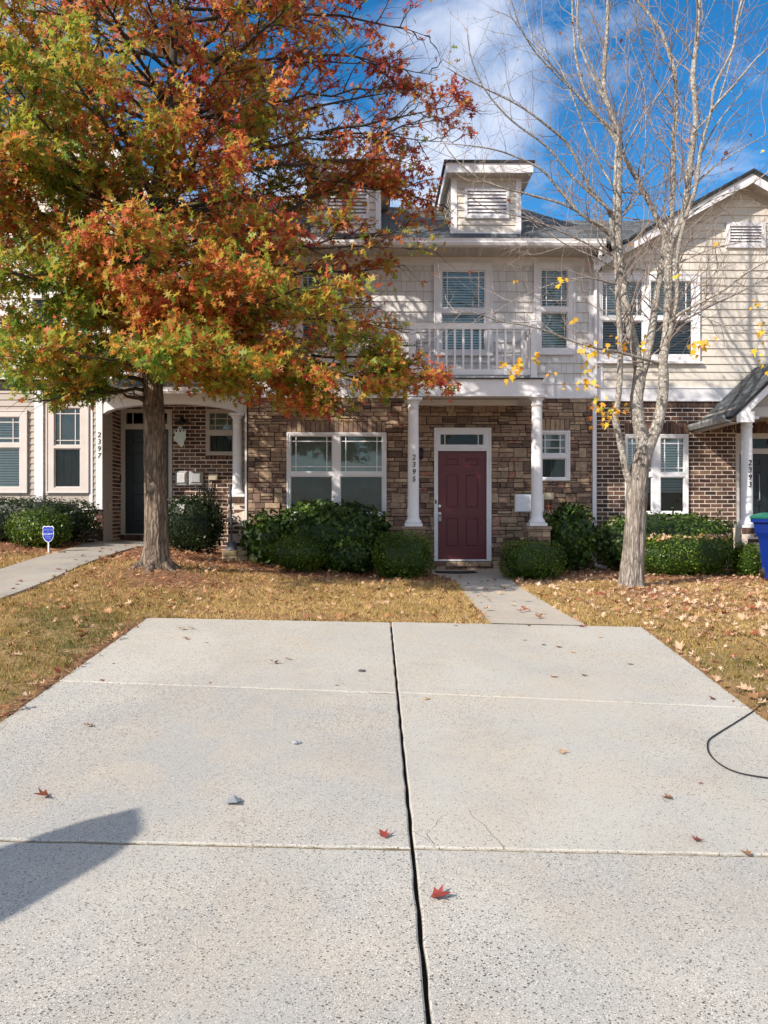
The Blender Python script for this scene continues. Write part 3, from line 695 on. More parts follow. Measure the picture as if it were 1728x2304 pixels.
# =================================================================== HOUSES
W = 14.2; PD = 13.03          # facade and porch front depths
FLOOR2395 = XZ(1040, 1262, W)[1]
def gutter(root, x0, x1, y, z, name='gutter'):
    mb = MB(); mb.prismx([(y, z), (y - .10, z + .005), (y - .125, z + .05), (y - .115, z + .075), (y - .13, z + .12), (y - .118, z + .12), (y - .105, z + .06), (y - .01, z + .02), (y, z + .12)], x0, x1)
    return mb.build(name, white, root)
def roof_uv(p): return (p.x, p.y * 1.2)
def soffit(root, x0, x1, y0, y1, z, name='soffit', mat=soffit_m, sp=.11):
    mb = MB(); mb.box(x0, x1, y0, y1, z, z + .02)
    x = x0 + .05
    while x < x1: mb.box(x - .004, x + .004, y0 + .01, y1 - .01, z - .006, z + .002); x += sp
    return mb.build(name, mat, root)

# ---------------------------------------------------------------- middle house
h = thing('townhouse', 'middle townhouse with ledge stone below, pale grey shakes above, burgundy front door and number 2395', 'house', (1.2, W, FLOOR2395))
xl, xr = PX(555, W), PX(1336, W)
zb = FLOOR2395 - .55; zs = XZ(950, 896, W)[1]; zw = XZ(950, 862, W)[1]; zf = XZ(950, 580, W)[1]
mw = (646, 974, 869, 1161); dw = (977, 963.6, 1104, 1262); sw = (1209, 970, 1281, 1081)
HM, HD, HS = rect(*mw, W), rect(*dw, W), rect(*sw, W)
sol1 = rect(646, 948, 869, 973, W); sol2 = rect(1205, 943, 1281, 969, W)
sb = MB(); stones(sb, (xl + .03, xr - .02, zb, zs), [HM, HD, HS, sol1, sol2], W)
soldier(sb, sol1, W, .075, .01, .05, .5); soldier(sb, sol2, W, .08, .01, .3, .8)
for i in range(5):
    a = HD[0] + (HD[1] - HD[0]) * i / 5; sb.cbox(a + .004, a + (HD[1] - HD[0]) / 5 - .004, W - .05, W, HD[2] - .10, HD[2] - .012, .008, random.random() * .6)
sb.build('stone_wall', stone, h)
bk = MB(); wall_slab(bk, (xl + .001, xr, zb, zs + .01), [HM, HD, HS], W + .004, W + .2); bk.build('stone_backing', mortar_d, h)
wup = [rect(976, 593, 1107, 801, W), rect(1200.5, 593, 1292, 799, W), rect(664, 593, 754, 801, W)]
ub = MB(); wall_slab(ub, (xl + .001, xr, zs + .01, zf + .25), wup, W + .006, W + .2); ub.build('upper_backing', mortar_d, h)
sk = MB(); siding(sk, (xl + .1, xr - .1, zw, zf - .12), wup, W, .188, .022, shake=True); sk.build('shake_siding', lilac, h)
tr = MB(); tr.box(xl, xr, W - .035, W + .05, zs, zw); tr.box(xl, xr, W - .05, W - .03, zw - .02, zw + .006); tr.box(xl, xr, W - .045, W - .03, zs - .004, zs + .03); tr.build('belt_board', white, h)
for a_ in (xl, xr - .1): tr = MB(); tr.box(a_, a_ + .1, W - .03, W + .05, zw + .006, zf + .1); tr.build('corner_board', white, h)
tr = MB(); tr.box(xl + .1, xr - .1, W - .027, W + .05, zf - .14, zf + .06); tr.build('frieze_board', white, h)
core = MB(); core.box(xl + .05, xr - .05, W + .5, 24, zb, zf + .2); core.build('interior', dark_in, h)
# windows
window(h, W, mw, [(653, 980, 749, 1063, (666, 735.5), (993, 1050), glass, 'sheer'), (765, 980, 861, 1063, (778, 848), (993, 1050), glass, 'sheer'), (653, 1071, 749, 1154, (), (), screen, 'sheer'), (765, 1071, 861, 1154, (), (), screen, 'sheer')], 'wide double window beside the stone wall')
window(h, W, sw, [(1215, 976, 1273, 1022, (1226, 1260), (990, 1008), glass, 'sheer'), (1215, 1031, 1273, 1076, (), (), screen, 'curtain')])
window(h, W, (976, 593, 1107, 801), [(993, 610, 1091, 695, (1006, 1077), (625,), glass, 'blind'), (993, 706, 1091, 789, (), (), glass, 'blind')], proud=.05)
window(h, W, (1200.5, 593, 1292, 799), [(1216, 607, 1277, 692, (1229, 1263), (624, 676), glass, 'blind'), (1216, 703, 1277, 785, (), (), glass, 'blind')], proud=.05)
window(h, W, (664, 593, 754, 801), [(680, 607, 738, 695, (693, 725), (624, 678), glass, 'blind'), (680, 705, 738, 785, (), (), glass, 'blind')], proud=.05)
# door
fr = MB(); hole = [rect(985, 1015, 1094.5, 1262, W), rect(988.5, 976.6, 1089, 1002, W)]
for q in subtract(HD, hole): fr.box(q[0], q[1], W - .04, W + .1, q[2], q[3])
e = .02
for q in subtract((HD[0] - .005, HD[1] + .005, HD[2], HD[3] + .005), [(HD[0] + e, HD[1] - e, HD[2] - 1, HD[3] - e)]): fr.box(q[0], q[1], W - .055, W - .036, q[2], q[3])
zz = XZ(1040, 1008.5, W)[1]; fr.box(hole[0][0] - .02, hole[0][1] + .02, W - .05, W - .037, zz - .012, zz + .012)
dframe = fr.build('door_frame', white, h)
q = hole[1]; tg = MB(); tg.add([(q[0], W + .01, q[2]), (q[1], W + .01, q[2]), (q[1], W + .01, q[3]), (q[0], W + .01, q[3])], [(0, 1, 2, 3)]); tg.build('transom_pane', screen, dframe)
mu = MB()
for mxp in (1001, 1076): x = PX(mxp, W); mu.box(x - .008, x + .008, W - .01, W + .006, q[2], q[3])
for a, b, c, d in subtract(q, [(q[0] + .02, q[1] - .02, q[2] + .012, q[3] - .012)]): mu.box(a, b, W - .02, W + .03, c, d)
mu.build('muntin_grid', white, dframe)
dd = hole[0]; door = six_panel(h, (dd[0] + .004, dd[1] - .004, dd[2] + .03, dd[3] - .004), W + .015, burg); door['label'] = 'burgundy six-panel front door'
th = MB(); th.box(dd[0], dd[1], W - .05, W + .08, dd[2] + .002, dd[2] + .028); th.build('threshold', white, h)
x, z = XZ(989, 1139, W); kb = MB()
def knob(mb, x, y, z, r, l):
    pts = [(x, y, z), (x, y - .01, z), (x, y - .012, z), (x, y - .035, z), (x, y - .045, z), (x, y - .06, z), (x, y - .066, z)]
    mb.tube(pts, [r * 1.1, r * 1.1, r * .45, r * .45, r, r, r * .4], 14)
kb.tube([(x, W + .015, z), (x, W - .008, z), (x, W - .012, z)], [.03, .03, .02], 16); kb.build('deadbolt', metal_b, door)
x, z = XZ(989.5, 1156, W); kb = MB(); knob(kb, x, W + .015, z, .028, .06); kb.build('door_knob', metal_b, door)
lb = MB(); z2 = z - .085; lb.cbox(x - .027, x + .027, W - .06, W - .015, z2 - .055, z2 + .03, .006); lb.build('key_lockbox', metal_g, door)
sh = MB(); sh.tube([(x - .02, W - .04, z2 + .02), (x - .02, W - .04, z2 + .06), (x - .01, W - .04, z2 + .078), (x + .01, W - .04, z2 + .078), (x + .02, W - .04, z2 + .06), (x + .02, W - .04, z2 + .02)], .0045, 6); sh.build('lockbox_shackle', metal_b, door)
x, z = XZ(980, 1129, W); db = MB(); db.cbox(x - .013, x + .013, W - .075, W - .04, z - .035, z + .035, .004); db.build('doorbell', black, dframe)
# porch
px0, px1 = PX(916, PD), PX(1216, PD); zpt = XZ(1060, 855, PD)[1]; zpb = XZ(1060, 893, PD)[1]
pb = MB(); bt = .2
pb.box(px0, px1, PD - .09, PD + .11, zpb, zpt); pb.box(px0, px0 + bt, PD + .11, W - .03, zpb, zpt); pb.box(px1 - bt, px1, PD + .11, W - .03, zpb, zpt)
pb.box(px0 + bt, px1 - bt, W - .12, W - .036, zpb + .003, zpb + .12)
pb.build('porch_beam', white, h)
pc = MB(); pc.box(px0 + bt, px1 - bt, PD + .11, W - .12, zpb + .1, zpb + .13); pc.build('porch_ceiling', soffit_m, h)
pr = MB(); pr.box(px0 - .03, px1 + .03, PD - .13, W - .04, zpt, zpt + .018); pr.build('porch_roof_edge', flash, h)
column(h, 930, PD, XZ(930, 896, PD)[1], XZ(930, 1184, PD)[1], num='2395', numpy_=1021)
column(h, 1208, PD, XZ(1208, 890, PD)[1], XZ(1208, 1183, PD)[1])
for pxc in (930, 1208):
    xc = PX(pxc, PD); zt = XZ(pxc, 1184, PD)[1]; pi = MB(); zg = g(xc, PD) - .15
    # stacked stones on all four faces, cap stone on top
    z = zg
    pi.box(xc - .15, xc + .15, PD - .15, PD + .15, zg, zt - .05)
    pier_m = stone
    while z < zt - .06:
        hh = min(random.choice([.09, .12, .15]), zt - .055 - z)
        for k in range(2):
            c = random.uniform(.35, .65); off = .004
            for (a, b) in ((0, c), (c, 1)):
                w_ = .38; tn = random.random()
                pi.cbox(xc - .19 + a * w_ + off, xc - .19 + b * w_ - off, PD - .19 - random.uniform(0, .012), PD - .1, z + off, z + hh - off, .006, tn, .003)
                pi.cbox(xc - .19 + a * w_ + off, xc - .19 + b * w_ - off, PD + .19, PD + .1, z + off, z + hh - off, .006, tn, .003) if False else None
            break
        for sx in (-1, 1):
            x0_ = xc + sx * .14; pi.box(min(x0_, xc + sx * .188), max(x0_, xc + sx * .188), PD - .184, PD + .19, z + .004, z + hh - .004, random.random())
        z += hh
    pi.cbox(xc - .21, xc + .21, PD - .215, PD + .215, zt - .055, zt - .001, .008, .35)
    pi.build('column_pier', stone, h)
# balcony railing
rl = MB(); BD = PD - .02
z0 = zpt + .018; zt1 = XZ(1060, 729, BD)[1]; zt0 = XZ(1060, 741, BD)[1]; zb1 = XZ(1060, 831, BD)[1]; zb0 = XZ(1060, 844, BD)[1]
xa, xb = PX(928, BD), PX(1200, BD)
rail = MB(); rail.box(xa + .05, xb - .05, BD - .03, BD + .03, zt0, zt1); rail.box(xa + .05, xb - .05, BD - .035, BD + .035, zt1, zt1 + .012); rail.box(xa + .05, xb - .05, BD - .02, BD + .02, zb0, zb1)
for sx in (xa, xb):
    rail.box(sx - .018, sx + .018, BD + .06, W - .05, zt0, zt1); rail.box(sx - .015, sx + .015, BD + .06, W - .05, zb0, zb1)
rail = rail.build('balcony_railing', white, h)
for sx in (xa, xb):
    p = MB(); p.box(sx - .052, sx + .052, BD - .052, BD + .052, z0, zt1 + .03); p.cbox(sx - .062, sx + .062, BD - .062, BD + .062, zt1 + .03, zt1 + .05, .006); p.box(sx - .06, sx + .06, BD - .06, BD + .06, z0, z0 + .03); p.build('post', white, rail)
for k in range(13):
    x = PX(947.5 + 18.95 * k, BD); b = MB(); b.box(x - .018, x + .018, BD - .018, BD + .018, zb1 - .002, zt0 + .002); b.build('baluster', white, rail)
for sx in (xa, xb):
    for k in range(7):
        y = BD + .2 + k * .14; b = MB(); b.box(sx - .013, sx + .013, y - .018, y + .018, zb1 - .002, zt0 + .002); b.build('baluster', white, rail)
lip = MB(); lip.tube([(PX(965, BD), BD - .06, z0 + .045), (PX(1160, BD), BD - .06, z0 + .05), (PX(1183, BD), BD - .06, z0 + .04), (PX(1190, BD), BD - .06, z0 + .01)], .012, 8); lip.build('conduit', metal_g, h)
# soffit, gutter, roof
EY = 13.6; ez = XZ(1060, 556, EY)[1]; PITCH = .66
zsf = XZ(1060, 579, W)[1]
soffit(h, xl - .02, xr, EY + .01, W, zsf); fa = MB(); fa.box(xl - .02, xr, EY, EY + .03, zsf - .01, ez + .12); fa.build('fascia', white, h)
gutter(h, xl - .03, xr + .02, EY - .002, ez - .005)
def rz(y): return ez + .13 + PITCH * (y - EY)
def ridge_y(py, px):      # where the roof plane crosses the sight line of that pixel row
    k = (CY - py) / F / pixdir(px, py).y; return (rz(0) - EYE) / (k - PITCH)
yA = ridge_y(467, 1100); yB = ridge_y(496, 1300)
xA = PX(1172, yA); xB = PX(1263, yB)
rf = MB(); xR = PX(1520, yB)
rf.slab([(xl - .03, EY - .03, rz(EY - .03)), (xr + .3, EY - .03, rz(EY - .03)), (xR, yB, rz(yB)), (xB, yB, rz(yB)), (xA, yA, rz(yA)), (xl - .03, yA, rz(yA))], .05)
rf.slab([(xl - .03, yA, rz(yA)), (xA, yA, rz(yA)), (xA, yA + 4, rz(yA) - 2.5), (xl - .03, yA + 4, rz(yA) - 2.5)], .05)
rf.slab([(xB, yB, rz(yB)), (xR, yB, rz(yB)), (xR, yB + 4, rz(yB) - 2.5), (xB, yB + 4, rz(yB) - 2.5)], .05)
roof = rf.build('roof', shingle, h, uvf=roof_uv)
de = MB(); de.box(xl - .03, xr + .02, EY - .06, EY - .028, rz(EY - .03) - .06, rz(EY - .03) - .01); de.build('drip_edge', flash, h)
def dormer(root, px_l, px_r, name='dormer'):
    """box dormer: face pixels px_l..px_r"""
    k = (CY - 523) / F; Df = (rz(0) - EYE) / (k - PITCH); Df = max(Df, EY + .12)
    x0, x1 = PX(px_l, Df), PX(px_r, Df); zt = XZ(1090, 396, Df)[1]; zbm = rz(Df) - .02
    Do = Df - .24; ox0, ox1 = x0 - .1, x1 + .16
    zo0, zo1 = XZ(1090, 388, Do)[1], XZ(1090, 367, Do)[1]
    yb = (zo0 - rz(0)) / PITCH + .3
    b = MB()
    siding(b, (x0 + .11, x1 - .09, zbm, zt), [rect_v], Df, .135, .018) if False else None
    vx = (px_l + 35.5, 431, px_l + 123, 487) ; HV = rect(*vx, Df)
    siding(b, (x0 + .1, x1 - .09, zbm + .03, zt - .02), [HV], Df, .133, .018)
    z = zbm - .3
    while z < zt:     # side cheeks: lap boards clipped by the roof plane
        for xs, sg in ((x0, -1), (x1, 1)):
            ya = Df; ye = min(yb, (z + .133 - rz(0)) / PITCH + .05)
            if ye > ya: b.add([(xs + sg * .022, ya, z), (xs + sg * .022, ye, z), (xs + sg * .004, ye, z + .133), (xs + sg * .004, ya, z + .133), (xs, ya, z), (xs, ye, z)], [(0, 1, 2, 3), (4, 5, 1, 0)], .3)
        z += .133
    dm = b.build(name, cream, root)
    bb = MB(); bb.box(x0 + .01, x1 - .01, Df + .02, yb, zbm - .2, zt); bb.build('dormer_backing', mortar_d, dm)
    t = MB(); t.box(x0 - .01, x0 + .1, Df - .03, Df + .03, zbm, zt + .05); t.box(x1 - .09, x1 + .01, Df - .03, Df + .03, zbm, zt + .05); t.box(x0 + .1, x1 - .09, Df - .026, Df + .02, zt - .075, zt + .05); t.box(x0 + .1, x1 - .09, Df - .024, Df + .02, zbm, zbm + .03); t.build('dormer_trim', white, dm)
    s = MB(); s.box(ox0, ox1, Do, yb, zo0, zo0 + .02); 
    x = ox0 + .06
    while x < ox1: s.box(x - .004, x + .004, Do + .01, Df, zo0 - .006, zo0 + .003); x += .07
    s.build('dormer_soffit', soffit_m, dm)
    f = MB(); f.box(ox0, ox1, Do - .025, Do, zo0 - .01, zo1); f.box(ox0 - .02, ox0, Do - .025, yb, zo0 - .01, zo1); f.box(ox1, ox1 + .02, Do - .025, yb, zo0 - .01, zo1); f.build('dormer_fascia', white, dm)
    r = MB(); r.slab([(ox0 - .06, Do - .06, zo1 + .035), (ox1 + .05, Do - .06, zo1 + .035), (ox1 + .05, yb + .2, zo1 + .06), (ox0 - .06, yb + .2, zo1 + .06)], .04); r.build('dormer_roof', flash, dm)
    v = MB(); e = .05
    for q in subtract((HV[0] - e, HV[1] + e, HV[2] - e, HV[3] + e), [HV]): v.box(q[0], q[1], Df - .05, Df + .01, q[2], q[3])
    n = 7; hh = (HV[3] - HV[2]) / n
    for i in range(n):
        zc = HV[2] + i * hh; v.add([(HV[0], Df - .04, zc + .004), (HV[1], Df - .04, zc + .004), (HV[1], Df - .012, zc + hh * .85), (HV[0], Df - .012, zc + hh * .85), (HV[0], Df + .01, zc + .004), (HV[1], Df + .01, zc + .004)], [(0, 1, 2, 3), (4, 5, 1, 0)])
    v.build('louvre_vent', white, dm)
    return dm
dormer(h, 1015.5, 1170.7); dormer(h, 701, 856)
# utilities on the wall
x0, x1, za, zc = rect(1157, 1112.6, 1221, 1152.5, W); mbx = MB(); mbx.cbox(x0, x1, W - .12, W - .01, za, zc, .02); ut = mbx.build('meter_box', signw, h)
pp = MB(); xm = (x0 + x1) / 2 + .02; pp.tube([(xm, W - .06, za), (xm + .02, W - .05, za - .25), (xm + .05, W - .05, za - .8)], .018, 8); pp.tube([(xm + .05, W - .06, za), (xm + .07, W - .05, za - .8)], .012, 8); pp.build('conduit', metal_g, ut)
x0, x1, za, zc = rect(1221, 1109, 1244, 1125, W); mbx = MB(); mbx.cbox(x0, x1, W - .09, W - .01, za, zc, .01); mbx.build('junction_box', beige_box, h)
va = MB(); x, z = XZ(1233, 1140, W); va.tube([(x - .05, W - .06, z), (x + .06, W - .06, z)], .014, 8); va.tube([(x, W - .06, z + .1), (x, W - .06, z - .06)], .012, 8); va.tube([(x + .03, W - .06, z - .05), (x + .03, W - .12, z - .05)], .02, 8); va.build('hose_bib', M('rusty_red_valve', (.2, .05, .03), .6, .2), h)
x, z = XZ(946, 1023, W); ln = MB(); ln.box(x - .03, x + .03, W - .05, W - .01, z - .06, z + .09); ln.tube([(x, W - .05, z + .07), (x, W - .10, z + .12), (x, W - .14, z + .09)], .008, 6); ln.lathe(x, W - .14, [(.02, z + .1), (.055, z + .06), (.05, z + .055), (.04, z - .06), (.045, z - .065), (.02, z - .09), (.005, z - .12)], 8); ln.build('wall_lantern', black, h)
# downspout
ds = MB(); dx = PX(1336.5, W - .05)
ds.box(dx - .035, dx + .035, W - .1, W - .04, g(dx, W) + .1, zs - .05)
ds.build('lower_downspout', white, h)
ds = MB(); dx2 = PX(1340, W - .08)
ds.tube([(PX(1352, EY - .06), EY - .06, ez + .02), (PX(1352, EY - .06), EY - .05, ez - .12), (dx2, W - .09, zf - .25), (dx2, W - .08, zf - .4), (dx2, W - .08, zs - .02)], .035, 6)
ds.build('upper_downspout', white, h)
eb = MB(); zg = g(dx, W) ; eb.tube([(dx, W - .07, zg + .14), (dx, W - .07, zg + .1), (dx + .03, W - .15, zg + .05), (dx + .17, W - .4, zg + .03)], .037, 8); eb.build('downspout_elbow', white, h)

# ---------------------------------------------------------------- right house
h3 = thing('townhouse', 'right-hand townhouse with brown brick below, cream lap siding and a louvred gable, number 2393', 'house', (6.5, W, EYE - .85))
xl3 = PX(1343, W); xr3 = xl3 + 7.4
zb3 = zb; zs3 = XZ(1500, 903, W)[1]; zw3 = XZ(1500, 872, W)[1]
w3 = (1406, 978, 1546, 1157); H3 = rect(*w3, W); up3 = (1345, 617, 1572, 814); U3 = rect(*up3, W)
d3 = (1655, 976, 1790, 1208); D3 = rect(*d3, W); s3 = rect(1405, 952, 1549, 977, W)
s4 = rect(1589, 953, 1655, 966, W); s5 = rect(1656, 954, 1800, 975, W); s6 = (xl3, xr3, zs3 - .105, zs3)
br = MB(); bricks(br, (xl3, xr3, zb3, zs3), [H3, D3, s3, s4, s5, s6], W)
for s_ in (s3, s4, s5, s6): soldier(br, s_, W)
br.build('brick_wall', brick, h3)
bk = MB(); wall_slab(bk, (xl3, xr3, zb3, zs3), [H3, D3], W - .001, W + .2); bk.build('mortar', mortar_l, h3)
# gable geometry
OV = .32; apx, apz = XZ(1693, 388, W - OV); fx0, fz0 = XZ(1350, 578, W - OV); sl = (apz - fz0) / (apx - fx0)
sd = MB(); siding(sd, (xl3 + .1, xr3 - .1, zw3, apz), [U3, rect(1636, 507, 1716, 555, W)], W, .1455, .02, top=(apx, apz - .12, sl)); sd.build('lap_siding', cream, h3)
ub = MB(); topz = lambda x: apz - .13 - sl * abs(x - apx)
for q in subtract((xl3 + .02, xr3 - .02, zs3, min(topz(xl3 + .02), topz(xr3 - .02))), [U3]): ub.box(q[0], q[1], W + .006, W + .2, q[2], q[3])
ub.prism([(xl3 + .02, topz(xl3 + .02)), (xr3 - .02, topz(xl3 + .02)), (apx, topz(apx))], W + .006, W + .2); ub.build('upper_backing', mortar_d, h3)
tr = MB(); tr.box(xl3, xr3, W - .035, W + .05, zs3, zw3); tr.box(xl3, xr3, W - .05, W - .03, zw3 - .02, zw3 + .006); tr.box(xl3, xr3, W - .05, W - .03, zs3 - .004, zs3 + .03); tr.build('belt_board', white, h3)
for a_, b_ in ((xl3 - .02, xl3 + .1), (xr3 - .1, xr3)): tr = MB(); tr.box(a_, b_, W - .03, W + .05, zw3 + .006, topz(xl3)); tr.build('corner_board', white, h3)
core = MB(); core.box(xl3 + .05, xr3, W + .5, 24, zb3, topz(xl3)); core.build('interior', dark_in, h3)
window(h3, W, w3, [(1410, 985, 1467, 1064, (1422, 1452), (998, 1053), glass, 'blind'), (1484, 985, 1539, 1064, (1495, 1526), (998, 1053), glass, 'blind'), (1410, 1073, 1467, 1152, (), (), screen, 'blind_low'), (1484, 1073, 1539, 1152, (), (), screen, 'blind_low')])
window(h3, W, up3, [(1351, 633, 1446, 713, (1364, 1433), (), glass, 'blind'), (1462, 633, 1557, 713, (1475, 1543), (), glass, 'blind'), (1351, 722, 1446, 800, (), (), screen, 'blind'), (1462, 722, 1557, 800, (), (), screen, 'blind')], sill=True)
# rakes
rk = MB(); th_ = .19; yo0, yo1 = W - OV - .02, W - OV
foot = (PX(1350, W - OV), XZ(1350, 600, W - OV)[1])
def rake(mb, ax, az, ex, thick, y0, y1): 
    ez_ = az - sl * abs(ex - ax); mb.prism([(ex, ez_), (ax, az), (ax, az - thick), (ex, ez_ - thick)], y0, y1)
fxe = apx - (foot[0] and (apx - foot[0])); fr2 = 2 * apx - fxe
rake(rk, apx, apz, fxe, th_, yo0, yo1); rake(rk, apx, apz, fr2, th_, yo0, yo1)
rk.prism([(fxe - .12, apz - sl * (apx - fxe) - .02), (fxe, apz - sl * (apx - fxe)), (fxe, apz - sl * (apx - fxe) - .24), (fxe - .12, apz - sl * (apx - fxe) - .24)], yo0, yo1)
rk.build('rake_board', white, h3)
so = MB()
for ex in (fxe, fr2):
    z1_ = apz - sl * (apx - fxe)
    so.prism([(ex, z1_ - .1), (apx, apz - .1), (apx, apz - .12), (ex, z1_ - .12)], yo1, W)
    s_ = 1 if ex < apx else -1
    so.prism([(ex, z1_ - .121), (apx, apz - .121), (apx, apz - .25), (ex, z1_ - .25)], W - .03, W - .004)
so.build('rake_soffit', soffit_m, h3)
rf = MB(); yend = 21
for ex in (fxe - .06, fr2 + .06):
    ze = apz - sl * abs(ex - apx)
    q = [(ex, W - OV - .05, ze + .045), (apx, W - OV - .05, apz + .045), (apx, yend, apz + .045), (ex, yend, ze + .045)]
    rf.slab(q, .06)
rf.build('roof', shingle, h3, uvf=lambda p: (p.y, p.x * 1.15))
rt = MB()
for ex in (fxe - .06, fr2 + .06):
    ze = apz - sl * abs(ex - apx); rt.prism([(ex, ze + .052), (apx, apz + .052), (apx, apz + .0), (ex, ze + .0)], W - OV - .06, W - OV - .051)
rt.build('drip_edge', flash, h3)
# gable vent
HV = rect(1640, 511, 1711, 551, W); v = MB(); e = .07
for q in subtract((HV[0] - e, HV[1] + e, HV[2] - e, HV[3] + e), [HV]): v.box(q[0], q[1], W - .06, W + .01, q[2], q[3])
n = 6; hh = (HV[3] - HV[2]) / n
for i in range(n):
    zc = HV[2] + i * hh; v.add([(HV[0], W - .05, zc + .004), (HV[1], W - .05, zc + .004), (HV[1], W - .02, zc + hh * .8), (HV[0], W - .02, zc + hh * .8), (HV[0], W + .01, zc + .004), (HV[1], W + .01, zc + .004)], [(0, 1, 2, 3), (4, 5, 1, 0)])
v.build('louvre_vent', white, h3); vb = MB(); vb.box(HV[0] - .03, HV[1] + .03, W - .012, W + .01, HV[2] - .03, HV[3] + .03); vb.build('vent_backing', mortar_d, h3)
# door
fr = MB(); hl = [rect(1665, 1021, 1780, 1208, W), rect(1672, 987, 1773, 1009, W)]
for q in subtract(D3, hl): fr.box(q[0], q[1], W + .02, W + .15, q[2], q[3])
dframe = fr.build('door_frame', soffit_m, h3)
q = hl[1]; tg = MB(); tg.add([(q[0], W + .06, q[2]), (q[1], W + .06, q[2]), (q[1], W + .06, q[3]), (q[0], W + .06, q[3])], [(0, 1, 2, 3)]); tg.build('transom_pane', screen, dframe)
dr3 = six_panel(h3, hl[0], W + .07, dkdoor); x, z = XZ(1707, 1100, W); hd = MB(); hd.tube([(x, W + .07, z + .28), (x + .02, W + .02, z + .27), (x + .03, W + .02, z - .2), (x + .01, W + .07, z - .22)], .008, 6); hd.build('door_handle', metal_g, dr3)
# porch with small gable
P3 = 13.0
column(h3, 1680, P3, XZ(1680, 939, P3)[1], XZ(1680, 1187, P3)[1], num='2393', numpy_=1033)
column(h3, 1905, P3, XZ(1680, 939, P3)[1], XZ(1680, 1187, P3)[1])
for pxc in (1680, 1905):
    xc = PX(pxc, P3); zt = XZ(1680, 1188, P3)[1]; zg = g(xc, P3) - .15; pi = MB(); pi2 = MB()
    bricks(pi, (xc - .16, xc + .16, zg, zt - .09), [], P3 - .14); soldier(pi, (xc - .16, xc + .16, zt - .09, zt), P3 - .14)
    pi2.box(xc - .155, xc + .155, P3 - .145, P3 + .15, zg, zt - .002); pr_ = pi.build('column_pier', brick, h3); pi2.build('pier_mortar', mortar_l, pr_)
ex0, eZ0 = XZ(1658, 930, P3 - .28)      # rake foot
_, pz = XZ(1728, 862, P3 - .28); px_ = PX(1728, P3 - .28); psl = (pz - eZ0) / (px_ - ex0) * .98
pax = PX(1793, P3 - .28); paz = eZ0 + psl * (pax - ex0) + .02; pex1 = 2 * pax - ex0
rb = MB(); yf = P3 - .28
for ex in (ex0, pex1): rb.prism([(ex, eZ0), (pax, paz), (pax, paz - .17), (ex, eZ0 - .17)], yf - .02, yf)
rb.prism([(ex0 - .02, eZ0 + .02), (ex0 + .28, eZ0 + .03), (ex0 + .28, eZ0 - .15), (ex0 - .02, eZ0 - .15)], yf - .035, yf - .021)
rb.build('porch_rake', white, h3)
rf = MB()
for ex, sg in ((ex0 - .1, 1), (pex1 + .1, -1)):
    ze = eZ0 - psl * .1; rf.slab([(ex, yf - .04, ze + .05), (pax, yf - .04, paz + .05), (pax, W - .06, paz + .05), (ex, W - .06, ze + .05)], .05)
rf.build('porch_roof', shingle, h3, uvf=lambda p: (p.y, p.x * 1.2))
rd = MB(); rd.prism([(ex0 - .1, eZ0 - psl * .1 + .055), (pax, paz + .055), (pax, paz + .0), (ex0 - .1, eZ0 - psl * .1)], yf - .05, yf - .041); rd.build('porch_drip_edge', flash, h3)
bm_ = MB(); zbe = XZ(1680, 939, P3)[1]
bm_.box(ex0 + .05, pex1 - .05, P3 - .1, P3 + .1, zbe, zbe + .16); bm_.box(ex0 + .05, ex0 + .25, P3 + .1, W - .02, zbe, zbe + .16); bm_.build('porch_beam', soffit_m, h3)
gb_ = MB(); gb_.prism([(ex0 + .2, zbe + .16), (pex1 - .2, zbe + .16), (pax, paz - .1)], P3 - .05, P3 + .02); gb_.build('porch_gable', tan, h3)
sf = MB(); sf.box(ex0 - .12, ex0 + .05, yf + .01, W - .03, eZ0 - .16, eZ0 - .145); sf.box(ex0 + .25, pex1 - .2, P3 + .1, W - .03, zbe + .1, zbe + .13); sf.build('porch_soffit', soffit_m, h3)
gt = MB(); gz = eZ0 - .1; gt.prism([(ex0 - .1, gz - .04), (ex0 - .2, gz - .035), (ex0 - .235, gz + .03), (ex0 - .235, gz + .07), (ex0 - .22, gz + .07), (ex0 - .2, gz + .0), (ex0 - .11, gz - .02)], yf - .03, W - .04); gt.build('porch_gutter', metal_g, h3)

# ---------------------------------------------------------------- left house
B = 14.35; W7 = 15.36
h7 = thing('townhouse', 'left townhouse behind the red oak with tan siding, arched white porch and number 2397', 'house', (-5.5, B, EYE - .6))
xl7 = PX(-330, B); xr7 = PX(231, B); xe7 = PX(553, B) ; xe7 = min(xe7, xl - .01)
zb7 = EYE - 1.2; zbr = XZ(150, 1143, B)[1]; ztop1 = XZ(200, 880, B)[1]
wa, wb = (-78, 923, 63, 1109), (106, 910, 201, 1109)
HA, HB = rect(*wa, B), rect(*wb, B)
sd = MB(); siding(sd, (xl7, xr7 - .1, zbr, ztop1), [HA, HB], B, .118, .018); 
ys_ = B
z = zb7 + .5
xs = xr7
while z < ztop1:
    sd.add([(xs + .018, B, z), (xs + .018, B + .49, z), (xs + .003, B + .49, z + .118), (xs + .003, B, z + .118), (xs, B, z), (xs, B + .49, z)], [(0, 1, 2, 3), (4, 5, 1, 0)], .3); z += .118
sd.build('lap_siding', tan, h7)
bk = MB(); wall_slab(bk, (xl7, xr7 - .02, zbr, ztop1), [HA, HB], B + .006, B + .2); bk.box(xr7 - .1, xr7 - .004, B + .0, W7, zb7, ztop1); bk.build('siding_backing', mortar_d, h7)
bb = MB(); bricks(bb, (xl7, xr7, zb7, zbr), [], B); 
bb.build('brick_base', brick, h7); bb = MB(); bb.box(xl7, xr7 - .11, B - .001, B + .1, zb7, zbr); bb.build('base_mortar', mortar_l, h7)
